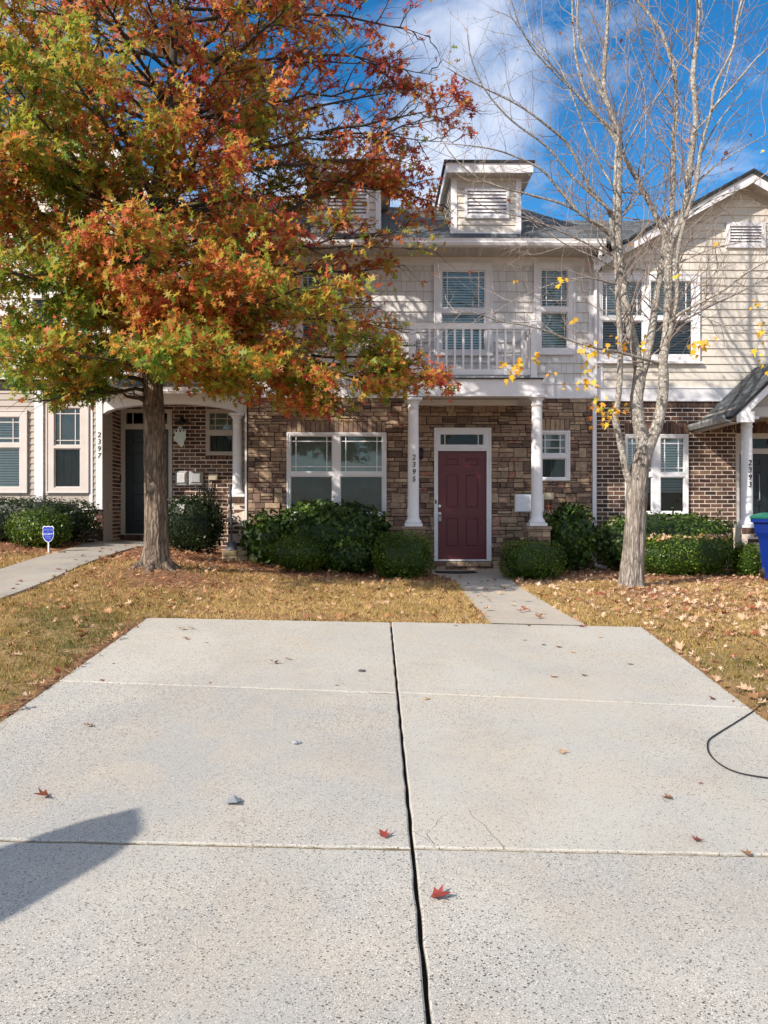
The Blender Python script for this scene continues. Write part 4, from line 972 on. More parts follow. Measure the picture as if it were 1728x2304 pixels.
# brick return between siding and door (faces right)
rb = MB(); z = zb7 + .3; k = 0
while z < ztop1:
    for (a, b) in (((B + .5, B + .6), (B + .61, B + .81), (B + .82, W7)) if k % 2 else ((B + .5, B + .7), (B + .71, B + .91), (B + .92, W7))):
        rb.box(xr7 - .01, xr7 + .014, a, b, z, z + .062, random.random())
    z += .077; k += 1
rb.build('brick_return', brick, h7); rb = MB(); rb.box(xr7 - .01, xr7 + .01, B + .49, W7 - .002, zb7, ztop1); rb.build('return_mortar', mortar_l, h7)
tr = MB(); tr.box(xr7 - .11, xr7 + .004, B - .035, B + .03, zbr - .02, ztop1); x0, x1 = PX(80, B), PX(99, B); tr.box(x0, x1, B - .05, B + .01, XZ(90, 1140, B)[1], ztop1); x0 = PX(201, B); tr.box(x0 + .01, x0 + .07, B - .03, B + .01, zbr, ztop1); tr.box(xl7, xr7 + .01, B - .028, B + .01, zbr - .03, zbr + .02)
cb = tr.build('corner_board', white, h7)
xn = PX(224.5, B); text('house_number', '2\n3\n9\n7', .135, (xn, B - .038, XZ(224, 971, B)[1]), black, cb, .004, .12, .95)
ob = MB(); ob.box(xr7 + .018, xr7 + .05, B + .22, B + .36, XZ(246, 1147, B)[1], XZ(246, 1130, B)[1]); ob.build('outlet_box', beige_box, h7)
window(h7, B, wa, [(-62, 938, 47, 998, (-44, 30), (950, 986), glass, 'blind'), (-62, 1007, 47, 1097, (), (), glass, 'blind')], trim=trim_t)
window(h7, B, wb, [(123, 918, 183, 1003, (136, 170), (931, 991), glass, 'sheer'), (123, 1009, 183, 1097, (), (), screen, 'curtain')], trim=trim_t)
# recessed entrance wall
xe0 = xr7; xe1 = xe7; zt7 = XZ(400, 905, W7)[1] + .35
D7 = rect(271, 921, 388, 1203, W7); S7 = rect(465, 922, 531, 1024, W7); so7 = rect(462, 1025, 533, 1034, W7)
bb = MB(); bricks(bb, (xe0, xe1 + .1, zb7, zt7), [D7, S7, so7], W7); soldier(bb, so7, W7); soldier(bb, (D7[0], D7[1], D7[2] - .1, D7[2]), W7 - .03); bb.build('brick_wall', brick, h7)
bk = MB(); wall_slab(bk, (xe0, xe1 + .1, zb7, zt7), [D7, S7], W7 - .001, W7 + .2); bk.box(xe1 - .06, xe1 - .002, B + .1, W7, zb7, zt7); bk.build('mortar', mortar_l, h7)
window(h7, W7, (465, 922, 531, 1024), [(471, 928, 525, 969, (485, 512), (942, 957), glass, 'sheer'), (471, 978, 525, 1018, (), (), screen, 'curtain')], trim=soffit_m)
fr = MB(); hl = [rect(281, 966, 380, 1201, W7), rect(284, 929, 377, 954, W7)]
for q in subtract(D7, hl): fr.box(q[0], q[1], W7 - .03, W7 + .1, q[2], q[3])
dframe = fr.build('door_frame', soffit_m, h7); q = hl[1]; tg = MB(); tg.add([(q[0], W7 + .02, q[2]), (q[1], W7 + .02, q[2]), (q[1], W7 + .02, q[3]), (q[0], W7 + .02, q[3])], [(0, 1, 2, 3)]); tg.build('transom_pane', screen, dframe)
mu = MB()
for mxp in (299, 362): x = PX(mxp, W7); mu.box(x - .009, x + .009, W7 - .0, W7 + .015, q[2], q[3])
mu.build('muntin_grid', soffit_m, dframe)
six_panel(h7, hl[0], W7 + .03, dkdoor)
x, z = XZ(272, 1077, W7); db = MB(); db.cbox(x - .03, x + .02, W7 - .06, W7 - .03, z - .07, z + .07, .005); db.build('doorbell', black, dframe)
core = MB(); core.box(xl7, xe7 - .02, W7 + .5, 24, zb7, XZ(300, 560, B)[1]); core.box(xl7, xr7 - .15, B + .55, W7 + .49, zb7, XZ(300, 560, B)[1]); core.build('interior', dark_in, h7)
# porch arch and small porch roof
ar = MB(); xa_, xb_ = xr7 + .0, xe7 - .005; zA = XZ(380, 880, B)[1]
n = 24; poly_top = []; V_ = []; 
zl = XZ(240, 932, B)[1]; zap = XZ(380, 908, B)[1]
for i in range(n + 1):
    f = i / n; x = xa_ + (xb_ - .1 - xa_) * f; zc = zl + (zap - zl) * min(1, (math.sin(math.pi * f)) ** .55) if 0 < f < 1 else zl
    V_.append((x, zc))
V_[0] = (xa_, zl); pl = V_ + [(xb_, V_[-1][1]), (xb_, zA), (xa_, zA)]
for i in range(len(V_) - 1):
    a, b = V_[i], V_[i + 1]; ar.prism([a, b, (b[0], zA), (a[0], zA)], B - .02, B + .16)
ar.box(V_[-1][0], xb_, B - .02, B + .16, V_[-1][1], zA)
ar.build('porch_arch', white, h7)
column(h7, 535, B + .07, XZ(535, 931, B + .07)[1], XZ(535, 1118, B + .07)[1], w=.19)
pi = MB(); pi2 = MB(); xc = PX(535, B + .07); zt = XZ(535, 1119, B + .07)[1]; zg = g(xc, B) - .2
bricks(pi, (xc - .155, xc + .155, zg, zt - .1), [], B - .06); soldier(pi, (xc - .155, xc + .155, zt - .1, zt), B - .06); pr_ = pi.build('column_pier', brick, h7); pi2.box(xc - .15, xc + .15, B - .065, B + .22, zg, zt - .002); pi2.build('pier_mortar', mortar_l, pr_)
pr = MB(); zr0 = XZ(400, 872, B - .35)[1]; pr.slab([(xr7 - .15, B - .35, zr0), (xe7 - .01, B - .35, zr0), (xe7 - .01, B - .02, zr0 + .22), (xr7 - .15, B - .02, zr0 + .22)], .04); pr.build('porch_roof', shingle, h7, uvf=roof_uv)
gutter(h7, xr7 - .17, xe7 - .01, B - .352, zr0 - .13, 'porch_gutter')
ps = MB(); ps.box(xr7 - .15, xe7 - .01, B - .34, B - .02, zA - .02, zA - .0); ps.box(xr7, xe7 - .01, B + .16, W7, zA - .04, zA - .01); ps.build('porch_ceiling', soffit_m, h7)
# upper storey with gable
ga = XZ(130, 218, B - .3); gf = XZ(478, 512, B - .3); gs = (ga[1] - gf[1]) / (gf[0] - ga[0])
gzx = ga[0]; z2 = XZ(400, 535, B)[1]; xg1 = PX(555, B)
Uw = rect(440, 605, 530, 760, B); U2 = rect(60, 560, 250, 760, B)
us = MB(); siding(us, (xl7, xe7, zr0 + .2, z2), [Uw, U2], B, .188, .022, shake=True)
us.build('shake_siding', lilac, h7)
us = MB(); siding(us, (2 * gzx - gf[0] - 1, gf[0] + .1, z2 + .02, ga[1]), [], B, .145, .02, top=(gzx, ga[1] - .1, gs)); us.build('gable_siding', cream, h7)
ub = MB(); wall_slab(ub, (xl7, xe7, ztop1, z2), [Uw, U2], B + .006, B + .2); tz = lambda x: ga[1] - .12 - gs * abs(x - gzx)
hw = (ga[1] - .12 - z2) / gs; ub.prism([(gzx - hw, z2), (gzx + hw, z2), (gzx, ga[1] - .12)], B + .006, B + .2); ub.build('upper_backing', mortar_d, h7)
tr = MB(); tr.box(xe7 - .1, xe7, B - .03, B + .02, zr0 + .25, z2 + .1); tr.box(xl7, xe7, B - .032, B + .01, zr0 + .2, zr0 + .3); tr.box(xl7, xe7 - .1, B - .028, B + .01, z2 - .1, z2 + .02); tr.build('upper_trim', white, h7)
window(h7, B, (440, 605, 530, 760), [(462, 619, 516, 656, (476, 502), (632,), glass, 'blind'), (462, 666, 516, 745, (), (), screen, 'blind')])
window(h7, B, (60, 560, 250, 760), [(75, 575, 145, 660, (90, 130), (590, 645), glass, 'blind'), (165, 575, 235, 660, (180, 220), (590, 645), glass, 'blind'), (75, 672, 145, 748, (), (), screen, 'blind'), (165, 672, 235, 748, (), (), screen, 'blind')])
rk = MB(); rs = MB()
for ex in (gf[0], 2 * gzx - gf[0]):
    rk.prism([(ex, gf[1]), (gzx, ga[1]), (gzx, ga[1] - .2), (ex, gf[1] - .2)], B - .32, B - .3)
    rs.prism([(ex, gf[1] - .08), (gzx, ga[1] - .08), (gzx, ga[1] - .1), (ex, gf[1] - .1)], B - .3, B)
rk.build('rake_board', white, h7); rs.build('rake_soffit', soffit_m, h7)
rf = MB()
for ex in (gf[0] + .05, 2 * gzx - gf[0] - .05):
    ze = ga[1] - gs * abs(ex - gzx); rf.slab([(ex, B - .36, ze + .05), (gzx, B - .36, ga[1] + .05), (gzx, 21, ga[1] + .05), (ex, 21, ze + .05)], .06)
ze7 = XZ(500, 512, B - .5)[1]; rf.slab([(gf[0] - .6, B - .55, ze7), (xe7 + .02, B - .55, ze7), (xe7 + .02, B + 3.0, ze7 + 3.55 * .6), (gf[0] - .6, B + 3.0, ze7 + 3.55 * .6)], .05)
rf.slab([(xl7, B - .55, ze7), (2 * gzx - gf[0] + .6, B - .55, ze7), (2 * gzx - gf[0] + .6, B + 3.0, ze7 + 3.55 * .6), (xl7, B + 3.0, ze7 + 3.55 * .6)], .05)
rf.build('roof', shingle, h7, uvf=roof_uv)
gutter(h7, gf[0] + .02, xe7 + .02, B - .55, ze7 - .14); soffit(h7, gf[0] - .1, xe7, B - .54, B, z2 + .0)
tr = MB(); dxx = PX(555, B - .1); tr.box(dxx - .03, dxx + .03, B - .12, B - .06, g(dxx, B) + .05, zr0 - .1); tr.build('downspout', white, h7)
# meters and boxes by the left entrance
def meter(r, D, nm, lidc):
    x0, x1, z0_, z1_ = r; m_ = MB(); m_.cbox(x0, x1, D - .1, D - .01, z0_, z1_, .025); o = m_.build(nm, metal_g, h7)
    l = MB(); l.cbox(x0 + .045, x1 - .03, D - .125, D - .1, z0_ + .05, z1_ - .04, .02); l.build('meter_lid', lidc, o); return o
meter(rect(396, 1060, 424, 1094, W7), W7, 'meter_box', M('pale_grey_lid', (.5, .5, .5), .5, .2, 20)); meter(rect(427, 1061, 458, 1093, W7), W7, 'meter_box', metal_g)
x0, x1, za, zc = rect(471, 1066, 491, 1081, W7); mbx = MB(); mbx.cbox(x0, x1, W7 - .08, W7 - .01, za, zc, .01); mbx.build('junction_box', beige_box, h7)
cb_ = MB()
for k in range(5):
    a = PT(440 + k * 4, 1090, W7 - .07); b = PT(445 + k * 8, 1108 + 3 * (k % 3), W7 - .08); c = PT(468 + k * 3, 1092 + k, W7 - .05); cb_.tube([a, (a + b) / 2 + Vector((0, -.02, -.03)), b, (b + c) / 2, c], .009, 6)
cb_.tube([PT(478, 1081, W7 - .04), PT(476, 1110, W7 - .04), PT(472, 1140, W7 - .04)], .014, 8); cb_.build('cable_bundle', black, h7)
lh = MB(); x, z = XZ(414, 953, W7); lh.tube([(x, W7, z + .05), (x, W7 - .12, z + .05)], .02, 8); lh.lathe(x, W7 - .16, [(.17, z - .01), (.16, z + .005), (.06, z + .03), (.05, z + .07), (.035, z + .11), (.01, z + .13)], 20); lh.build('wall_lamp_hood', black, h7)

# =================================================================== LEAF GEOMETRY
OAK = [(0, 0), (.04, .16), (.30, .08), (.09, .33), (.52, .47), (.11, .57), (.33, .88), (.06, .80), (0, 1.1)]
OAK = OAK + [(-a, b) for a, b in reversed(OAK[1:-1])]
MAPLE = [(0, 0), (.16, .10), (.48, .16), (.30, .34), (.56, .60), (.20, .56), (.13, .78), (0, 1.0)]
MAPLE = MAPLE + [(-a, b) for a, b in reversed(MAPLE[1:-1])]
OVAL = [(0, 0), (.24, .35), (.22, .65), (0, 1), (-.22, .65), (-.24, .35)]
def tmpl(poly, fold=.35, curl=.25):
    return np.array([(x, y, fold * abs(x) - curl * y * y) for x, y in poly])
def rot_from(normal, axis):
    n = normal / np.linalg.norm(normal, axis=1, keepdims=True); a = axis - (axis * n).sum(1, keepdims=True) * n
    a = a / (np.linalg.norm(a, axis=1, keepdims=True) + 1e-9); b = np.cross(a, n); return np.stack([b, a, n], -1)   # columns x,y,z
def leaf_mesh(name, T, C, Rm, S, tint, mat, parent=None, squash=None):
    k = len(T); N_ = len(C); sq = rng.uniform([.6, .85, -1.2], [1.1, 1.1, 2.2], (N_, 3)) if squash else np.ones((N_, 3)); P = np.einsum('nij,nkj->nki', Rm, T[None] * sq[:, None, :]) * np.asarray(S)[:, None, None] + C[:, None, :]
    return np_mesh(name, P.reshape(-1, 3), np.arange(N_ * k), k, mat, parent, tint)

# =================================================================== SHRUBS
def shrub(name, label, cat, px0, py0, px1, py1, D, depth, mat, n, size, shape='box', poly=OVAL, group=None, hi=.35, lump=.06):
    x0, x1 = PX(px0, D), PX(px1, D); cx = (x0 + x1) / 2; rx = (x1 - x0) / 2
    zt = XZ((px0 + px1) / 2, py0, D - depth * .25)[1]; zg = g(cx, D - depth * .3) ; zc = (zt + zg) / 2; rz_ = (zt - zg) / 2 + .02; cy = D + depth * .1; ry = depth / 2
    root = thing(name, label, cat, (cx, cy, zg), group)
    pw = 3.6 if shape == 'box' else 2.0
    U = rng.normal(size=(n, 3)); U /= np.linalg.norm(U, axis=1, keepdims=True)
    rr = (np.abs(U) ** pw).sum(1) ** (-1 / pw)
    rad = 1 - np.abs(rng.normal(size=n)) * .10
    lum = 1 + lump * (np.sin(U[:, 0] * 5 + cx) * np.sin(U[:, 2] * 6 + 1) + np.sin(U[:, 1] * 7 + U[:, 0] * 4)) 
    P = U * (rr * rad * lum)[:, None] * np.array([rx, ry, rz_]) + np.array([cx, cy, zc])
    stray = rng.random(n) < .05; P[stray] += U[stray] * rng.uniform(.02, .09 if shape == 'round' or size > .06 else .05, (stray.sum(), 1)) + np.array([0, 0, .02])
    P[:, 2] = np.maximum(P[:, 2], zg + .02)
    nrm = U / np.array([rx, ry, rz_]) * rx + rng.normal(size=(n, 3)) * .75; ax = rng.normal(size=(n, 3)) + np.array([0, -.2, .7])
    t = np.clip(rng.normal(.4, .22, n) + hi * np.clip(np.sin(P[:, 0] * 5 + P[:, 2] * 7) * .4, -1, 1), 0, 1)
    leaf_mesh('foliage', tmpl(poly, .3, .15), P, rot_from(nrm, ax), size * rng.uniform(.7, 1.25, n), t, mat, root)
    # woody interior: short branching stems
    s = MB()
    for k in range(9):
        a = random.uniform(0, 6.28); e = random.uniform(.5, .85); p0 = Vector((cx + rx * .15 * math.cos(a), cy + ry * .15 * math.sin(a), zg - .05)); p1 = Vector((cx + rx * e * math.cos(a), cy + ry * e * math.sin(a), zc + rz_ * random.uniform(.2, .7)))
        m_ = (p0 + p1) / 2 + Vector((0, 0, .08)); s.tube([p0, m_, p1], [.014, .01, .004], 5)
    s.build('stem', bark_dk, root)
    c = MB(); V_ = []; nn = 14; mm_ = 8  # solid core in the darkest leaf tint, added to block light through the shrub
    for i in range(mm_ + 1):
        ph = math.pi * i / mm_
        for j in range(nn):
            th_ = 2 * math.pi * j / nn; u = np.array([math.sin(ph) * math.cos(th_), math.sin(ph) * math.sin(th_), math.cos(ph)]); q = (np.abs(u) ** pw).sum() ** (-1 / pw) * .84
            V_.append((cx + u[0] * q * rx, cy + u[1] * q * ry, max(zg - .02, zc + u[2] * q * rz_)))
    c.add(V_, [(i * nn + j, i * nn + (j + 1) % nn, (i + 1) * nn + (j + 1) % nn, (i + 1) * nn + j) for i in range(mm_) for j in range(nn)], 0.0); c.build('light_block_core', mat, root)
    return root
shrub('hedge', 'long dark clipped hedge under the left house bay windows', 'hedge', -120, 1122, 214, 1225, 13.55, .9, holly, 5200, .055)
shrub('shrub', 'lighter yellow-green rounded shrub behind the blue yard sign', 'shrub', 12, 1146, 158, 1240, 12.75, .75, boxw, 3600, .042, 'round')
shrub('shrub', 'dark glossy square shrub right of the oak trunk under the left house meter boxes', 'shrub', 366, 1118, 500, 1222, 13.7, .9, holly, 3600, .05)
shrub('laurel_bush', 'tall loose laurel bush under the wide stone wall window', 'shrub', 612, 1138, 872, 1262, 13.45, .9, laur, 3300, .105, 'box', lump=.1)
shrub('laurel_bush', 'ragged laurel bush left of the wide window beside the stone block', 'shrub', 545, 1158, 660, 1250, 13.3, .8, laur, 1100, .10, 'round', lump=.16)
shrub('boxwood', 'low rounded boxwood in front of the laurel under the wide window', 'shrub', 604, 1204, 738, 1284, 12.5, .75, boxw, 3600, .032, 'round')
shrub('boxwood', 'dark round shrub between the low boxwood and the clipped boxwood', 'shrub', 712, 1215, 850, 1280, 12.75, .6, laur, 1500, .07, 'round')
shrub('boxwood', 'clipped cube-shaped boxwood left of the burgundy door', 'shrub', 841, 1201, 973, 1298, 12.35, .9, boxw, 5200, .032)
shrub('boxwood', 'clipped low boxwood right of the front walk', 'shrub', 1131, 1220, 1268, 1302, 12.25, .9, boxw, 5200, .032)
shrub('laurel_bush', 'tall loose laurel bush beside the downspout right of the door', 'shrub', 1226, 1140, 1348, 1275, 13.2, .8, laur, 2000, .095, 'round', lump=.12)
shrub('hedge', 'dark square hedge under the right house brick wall window', 'hedge', 1338, 1158, 1668, 1240, 13.5, .85, laur, 4200, .065)
shrub('boxwood', 'low front boxwood hedge with fallen leaves on top right of the pale tree', 'hedge', 1430, 1208, 1648, 1292, 12.7, .8, boxw, 6000, .036)
shrub('boxwood', 'small shrub beside the blue recycling cart', 'shrub', 1652, 1226, 1712, 1290, 12.65, .6, boxw, 1600, .036)
# =================================================================== PROPS
# yard sign
SD = 12.15; sx, _ = XZ(108.5, 1200, SD); zt = XZ(108, 1183, SD)[1]; zb_ = XZ(108, 1221, SD)[1]; zgr = g(sx, SD)
root = thing('yard_sign', 'small blue shield-shaped security yard sign on a white stake beside the left walk', 'sign', (sx, SD, zgr))
s = MB(); s.box(sx - .011, sx + .011, SD + .004, SD + .012, zgr - .05, zb_ + .03); s.build('stake', signw, root)
sh_ = [(0, -.5), (.26, -.40), (.43, -.2), (.49, .05), (.44, .25), (.5, .37), (.36, .5), (.18, .46), (0, .5), (-.18, .46), (-.36, .5), (-.5, .37), (-.44, .25), (-.49, .05), (-.43, -.2), (-.26, -.40)]
hh = zt - zb_; ww = .185; zc = (zt + zb_) / 2
def shield(k): return [(sx + a * ww * k, zc + b * hh * k) for a, b in sh_]
s = MB(); s.prism(shield(1), SD - .004, SD + .004); pn = s.build('panel', signw, root)
s = MB(); s.prism(shield(.9), SD - .0075, SD - .0045); s.build('blue_field', signblue, pn)
for t_, sz, dz, ex in (('PROTECTED', .030, .085, 0), ('BY', .022, .048, 0), ('SECURITY', .042, .022, .001), ('SYSTEM', .026, -.028, 0), ('24 HOURS', .018, -.062, 0)):
    text('lettering', t_, sz, (sx, SD - .0085, zc + dz), M('sign_lettering', (.35, .42, .72), .5, .03) if t_ != 'SECURITY' else signw, pn, .0004)
# flat stone near the sign
p = onground(131, 1247); s = MB(); s.prismz([(p.x - .09, p.y - .03), (p.x + .02, p.y - .06), (p.x + .1, p.y - .02), (p.x + .09, p.y + .05), (p.x - .03, p.y + .06)], p.z - .02, p.z + .045)
tag(s.build('rock', tanstone), 'small pale flat rock by the foot of the blue yard sign', 'rock')
# stone block planter edge + black post
BD_ = 12.9; p = onground(520, 1262); root = thing('stone_edging', 'short stack of tan wall blocks at the corner of the shrub bed', 'edging blocks', (p.x, p.y, p.z))
zc = p.z - .03; y0 = p.y + .02
for r_ in range(2):
    for (a, b, ya, yb_) in ((499, 534, 0, .2), ((535, 557, 0, .22) if r_ == 0 else (534, 556, .0, .22))):
        s = MB(); x0, x1 = PX(a, y0), PX(b, y0); s.cbox(x0, x1, y0 + ya, y0 + yb_, zc + r_ * .105, zc + (r_ + 1) * .105 - .004, .012, random.random(), .003); s.build('block', tanstone, root)
for k in range(4):
    s = MB(); x1 = PX(557, y0); s.cbox(x1 + .01 + k * .16, x1 + .165 + k * .16, y0 + .05 + k * .05, y0 + .22 + k * .05, zc - .02, zc + .14, .012, random.random(), .003); s.build('block', tanstone, root)
topz_ = zc + .21; px_c = PX(521, y0 + .1)
root = thing('post', 'dark grey metal post with a cone-shaped foot standing on the tan blocks', 'post', (px_c, y0 + .1, topz_))
s = MB(); s.lathe(px_c, y0 + .1, [(.105, topz_), (.095, topz_ + .02), (.065, topz_ + .15), (.03, topz_ + .155)], 4 * 5); s.build('foot', M('dark_grey_plastic', (.085, .09, .1), .55, .1), root)
zt = XZ(517, 1091, y0 + .1)[1]; s = MB(); s.tube([(px_c, y0 + .1, topz_ + .15), (px_c - .02, y0 + .1, zt)], .017, 8); s.tube([(px_c - .012, y0 + .1, (zt + topz_) / 2), (px_c - .02, y0 + .1, zt - .04)], .023, 8); s.build('pole', metal_g if False else M('dark_pole', (.05, .053, .06), .5, .1), root)
s = MB(); px2 = PX(548, y0); s.tube([(px2 - .1, y0 + .06, topz_ + .012), (px2 + .1, y0 + .1, topz_ + .02)], [.018, .01], 7); tag(s.build('stick', tanstone), 'short pale stick lying on top of the tan wall blocks', 'stick')
# ghost decoration
gx_, gz_ = XZ(411, 984, W7); yG = W7 - .2
gp = [(-.02, .19), (.035, .185), (.05, .13), (.045, .10), (.085, .10), (.10, .15), (.115, .09), (.10, .03), (.12, -.02), (.10, -.06), (.07, -.09), (.075, -.15), (.05, -.19), (.02, -.215), (-.0, -.19), (-.03, -.16), (-.06, -.12), (-.10, -.09), (-.13, -.04), (-.115, .0), (-.10, .03), (-.11, .10), (-.10, .13), (-.08, .085), (-.05, .09), (-.055, .15)]
root = thing('ghost_decoration', 'pale hanging paper ghost under the dark lamp hood by the left house door', 'decoration', (gx_, yG, gz_))
s = MB(); s.prism([(gx_ + a * 1.02, gz_ + b * 1.0) for a, b in gp], yG - .004, yG + .004); s.build('body', M('pale_green_cloth', (.62, .70, .66), .8, .15, 25), root)
s = MB()
for (a, b, r_) in ((-.014, .15, .014), (.024, .15, .014), (.004, .105, .018)): s.lathe(0, 0, [(0, 0), (0, 0)], 3) if False else s.prism([(gx_ + a + r_ * math.cos(q * .785), gz_ + b + r_ * 1.4 * math.sin(q * .785)) for q in range(8)], yG - .007, yG - .0045)
s.build('face', black, root)
s = MB(); s.tube([(gx_, yG, gz_ + .18), (gx_, yG, gz_ + .28)], .002, 5); s.build('string', black, root)
# doormat
p = onground(1023, 1284); s = MB(); yM = 13.55; x0, x1 = PX(978, yM), PX(1072, yM); zz_ = g((x0 + x1) / 2, yM) + .014
arc = [(x1 - .02, yM + .15)] + [((x0 + x1) / 2 + (x1 - x0) / 2 * math.cos(a), yM - .16 - .10 * math.sin(a)) for a in np.linspace(0.1, math.pi - .1, 14)] + [(x0 + .02, yM + .15)]
s.prismz(arc, zz_, zz_ + .015); tag(s.build('doormat', rub), 'black half-round rubber doormat below the burgundy door', 'doormat')
# recycling cart
cD = 11.95; cx_ = PX(1696, cD) + .47; zg = g(cx_, cD) + .01
cart = thing('recycling_cart', 'blue wheeled recycling cart with a green lid at the right edge', 'cart', (cx_, cD, zg))
def ring(w_, d_, z, yo=0, r_=.06):
    pts = []
    for (sx_, sy_) in ((1, 1), (-1, 1), (-1, -1), (1, -1)):
        a0 = {(1, 1): 0, (-1, 1): 90, (-1, -1): 180, (1, -1): 270}[(sx_, sy_)]
        for k in range(5): a = R(a0 + k * 22.5); pts.append((cx_ + sx_ * (w_ / 2 - r_) + r_ * math.cos(a), cD + yo + sy_ * (d_ / 2 - r_) + r_ * math.sin(a), z))
    return pts
def loft(rings):
    mb = MB(); n = len(rings[0]); V_ = [p for r_ in rings for p in r_]; mb.add(V_, [tuple(range(n - 1, -1, -1)), tuple(range(len(V_) - n, len(V_)))] + [(k * n + i, k * n + (i + 1) % n, (k + 1) * n + (i + 1) % n, (k + 1) * n + i) for k in range(len(rings) - 1) for i in range(n)]); return mb
H_ = 1.06
bd = loft([ring(.44, .5, zg + .03, .02), ring(.46, .52, zg + .22, .02), ring(.50, .56, zg + .5, .01), ring(.53, .60, zg + .66, 0), ring(.60, .70, zg + .76, 0), ring(.63, .73, zg + .90, 0), ring(.64, .75, zg + .92, 0), ring(.70, .80, zg + .925, 0), ring(.70, .80, zg + .985, 0)]).build('bin_body', bluep, cart)
tp = loft([ring(.72, .82, zg + .985, 0), ring(.72, .82, zg + 1.01, 0), ring(.68, .78, zg + 1.035, 0), ring(.50, .60, zg + 1.075, 0), ring(.4, .5, zg + 1.08, 0)]).build('lid', tealp, cart)
for sx_ in (-1, 1):
    w = MB(); w.tube([(cx_ + sx_ * .11, cD + .2, zg + .12), (cx_ + sx_ * .155, cD + .26, zg + .14)], .14, 20); wh = w.build('wheel', rub, cart)
    w = MB(); w.tube([(cx_ + sx_ * .105, cD + .26, zg + .14), (cx_ + sx_ * .16, cD + .26, zg + .14)], .06, 14); w.build('hub', metal_g, wh)
hd = MB(); hd.tube([(cx_ - .22, cD + .38, zg + .93), (cx_ - .22, cD + .45, zg + .96), (cx_ + .22, cD + .45, zg + .96), (cx_ + .22, cD + .38, zg + .93)], .016, 8); hd.build('handle', bluep, cart)
mk = MB(); yk = cD - .37
mk.prism([(cx_ - .19 + .018 * math.cos(q * .785), zg + .845 + .018 * math.sin(q * .785)) for q in range(8)], yk - .004, yk + .02)
for k in range(5): mk.box(cx_ - .155 + k * .03, cx_ - .135 + k * .03, yk - .003, yk + .02, zg + .838, zg + .852)
mk.build('stamp', M('light_blue_ink', (.35, .5, .8), .5, .05), bd)
def recycle_arrows(mb, cx0, cz0, s_, y):
    for k in range(3):
        a = R(90 + 120 * k); b = R(90 + 120 * (k + 1)); A_ = Vector((cx0 + s_ * math.cos(a), 0, cz0 + s_ * math.sin(a))); B_ = Vector((cx0 + s_ * math.cos(b), 0, cz0 + s_ * math.sin(b)))
        d = (B_ - A_); n_ = Vector((-d.z, 0, d.x)).normalized() * s_ * .16; P0 = A_ + d * .18; P1 = A_ + d * .62; P2 = A_ + d * .86
        mb.prism([(P0 - n_).xz[:], (P1 - n_).xz[:], (P1 - n_ * 2).xz[:], P2.xz[:], (P1 + n_ * 2).xz[:], (P1 + n_).xz[:], (P0 + n_).xz[:]], y - .004, y + .03)
mk = MB(); recycle_arrows(mk, cx_ - .06, zg + .40, .085, cD - .275); mk.build('recycling_mark', signw, bd)
for t_, z_ in (('RECYCLE', .29),): text('lettering', t_, .07, (cx_ - .03, cD - .275, zg + z_), signw, bd, .006)
# black cable on the ground
cb_ = MB(); pts = []
for (a, b) in [(1500, 1402), (1560, 1415), (1640, 1425), (1690, 1438), (1728, 1460), (1775, 1500), (1790, 1540), (1745, 1566), (1728, 1576), (1700, 1600), (1655, 1630), (1615, 1655), (1595, 1670), (1592, 1688), (1600, 1706), (1625, 1728), (1665, 1745), (1728, 1756), (1800, 1764)]:
    q = onplane(a, b) if onplane(a, b).y < YF else onground(a, b)
    onslab = q.y < YF and q.x < DXR(q.y); pts.append(Vector((q.x, q.y, g(q.x, q.y) + (.014 if onslab else .012))))
fine = []
for i in range(len(pts) - 1):
    p0, p1, p2, p3 = pts[max(0, i - 1)], pts[i], pts[i + 1], pts[min(len(pts) - 1, i + 2)]
    for k in range(5):
        t = k / 5; fine.append(.5 * ((2 * p1) + (-p0 + p2) * t + (2 * p0 - 5 * p1 + 4 * p2 - p3) * t * t + (-p0 + 3 * p1 - 3 * p2 + p3) * t ** 3))
cb_.tube(fine, .0042, 8); tag(cb_.build('cable', rub, smooth=True), 'thin black cable looping from the right lawn onto the concrete', 'cable')
# small litter pieces
p = onplane(523, 1807); s = MB(); s.add([(p.x - .035, p.y - .03, p.z + .012), (p.x + .03, p.y - .045, p.z + .02), (p.x + .045, p.y + .015, p.z + .01), (p.x, p.y + .035, p.z + .03), (p.x - .03, p.y + .02, p.z + .012)], [(0, 1, 3), (1, 2, 3), (0, 3, 4)])
tag(s.build('plastic_scrap', M('silver_wrapper', (.45, .5, .55), .25, .2, 40, metal=.5)), 'crumpled shiny bluish wrapper scrap on the left concrete slab', 'litter')
for (a, b, lab) in ((664, 1674, 'small dark and white droppings spot in the middle of the left slab'), (958, 1576, 'small broken concrete chip beside the middle joint')):
    p = onplane(a, b); s = MB(); s.lathe(p.x, p.y, [(.018, p.z), (.022, p.z + .012), (.01, p.z + .02)], 7); s.lathe(p.x + .022, p.y + .01, [(.014, p.z), (.012, p.z + .012), (.004, p.z + .016)], 6)
    tag(s.build('pebble', tanstone if 'chip' in lab else metal_g), lab, 'pebble')
p = onplane(814, 1510); s = MB(); s.lathe(p.x, p.y, [(.03, p.z - .01), (.03, p.z + .008), (.02, p.z + .01)], 16); tag(s.build('drain_cap', M('dark_cap', (.09, .09, .09), .6, .1)), 'small round dark metal cap set in the far left slab', 'cap')

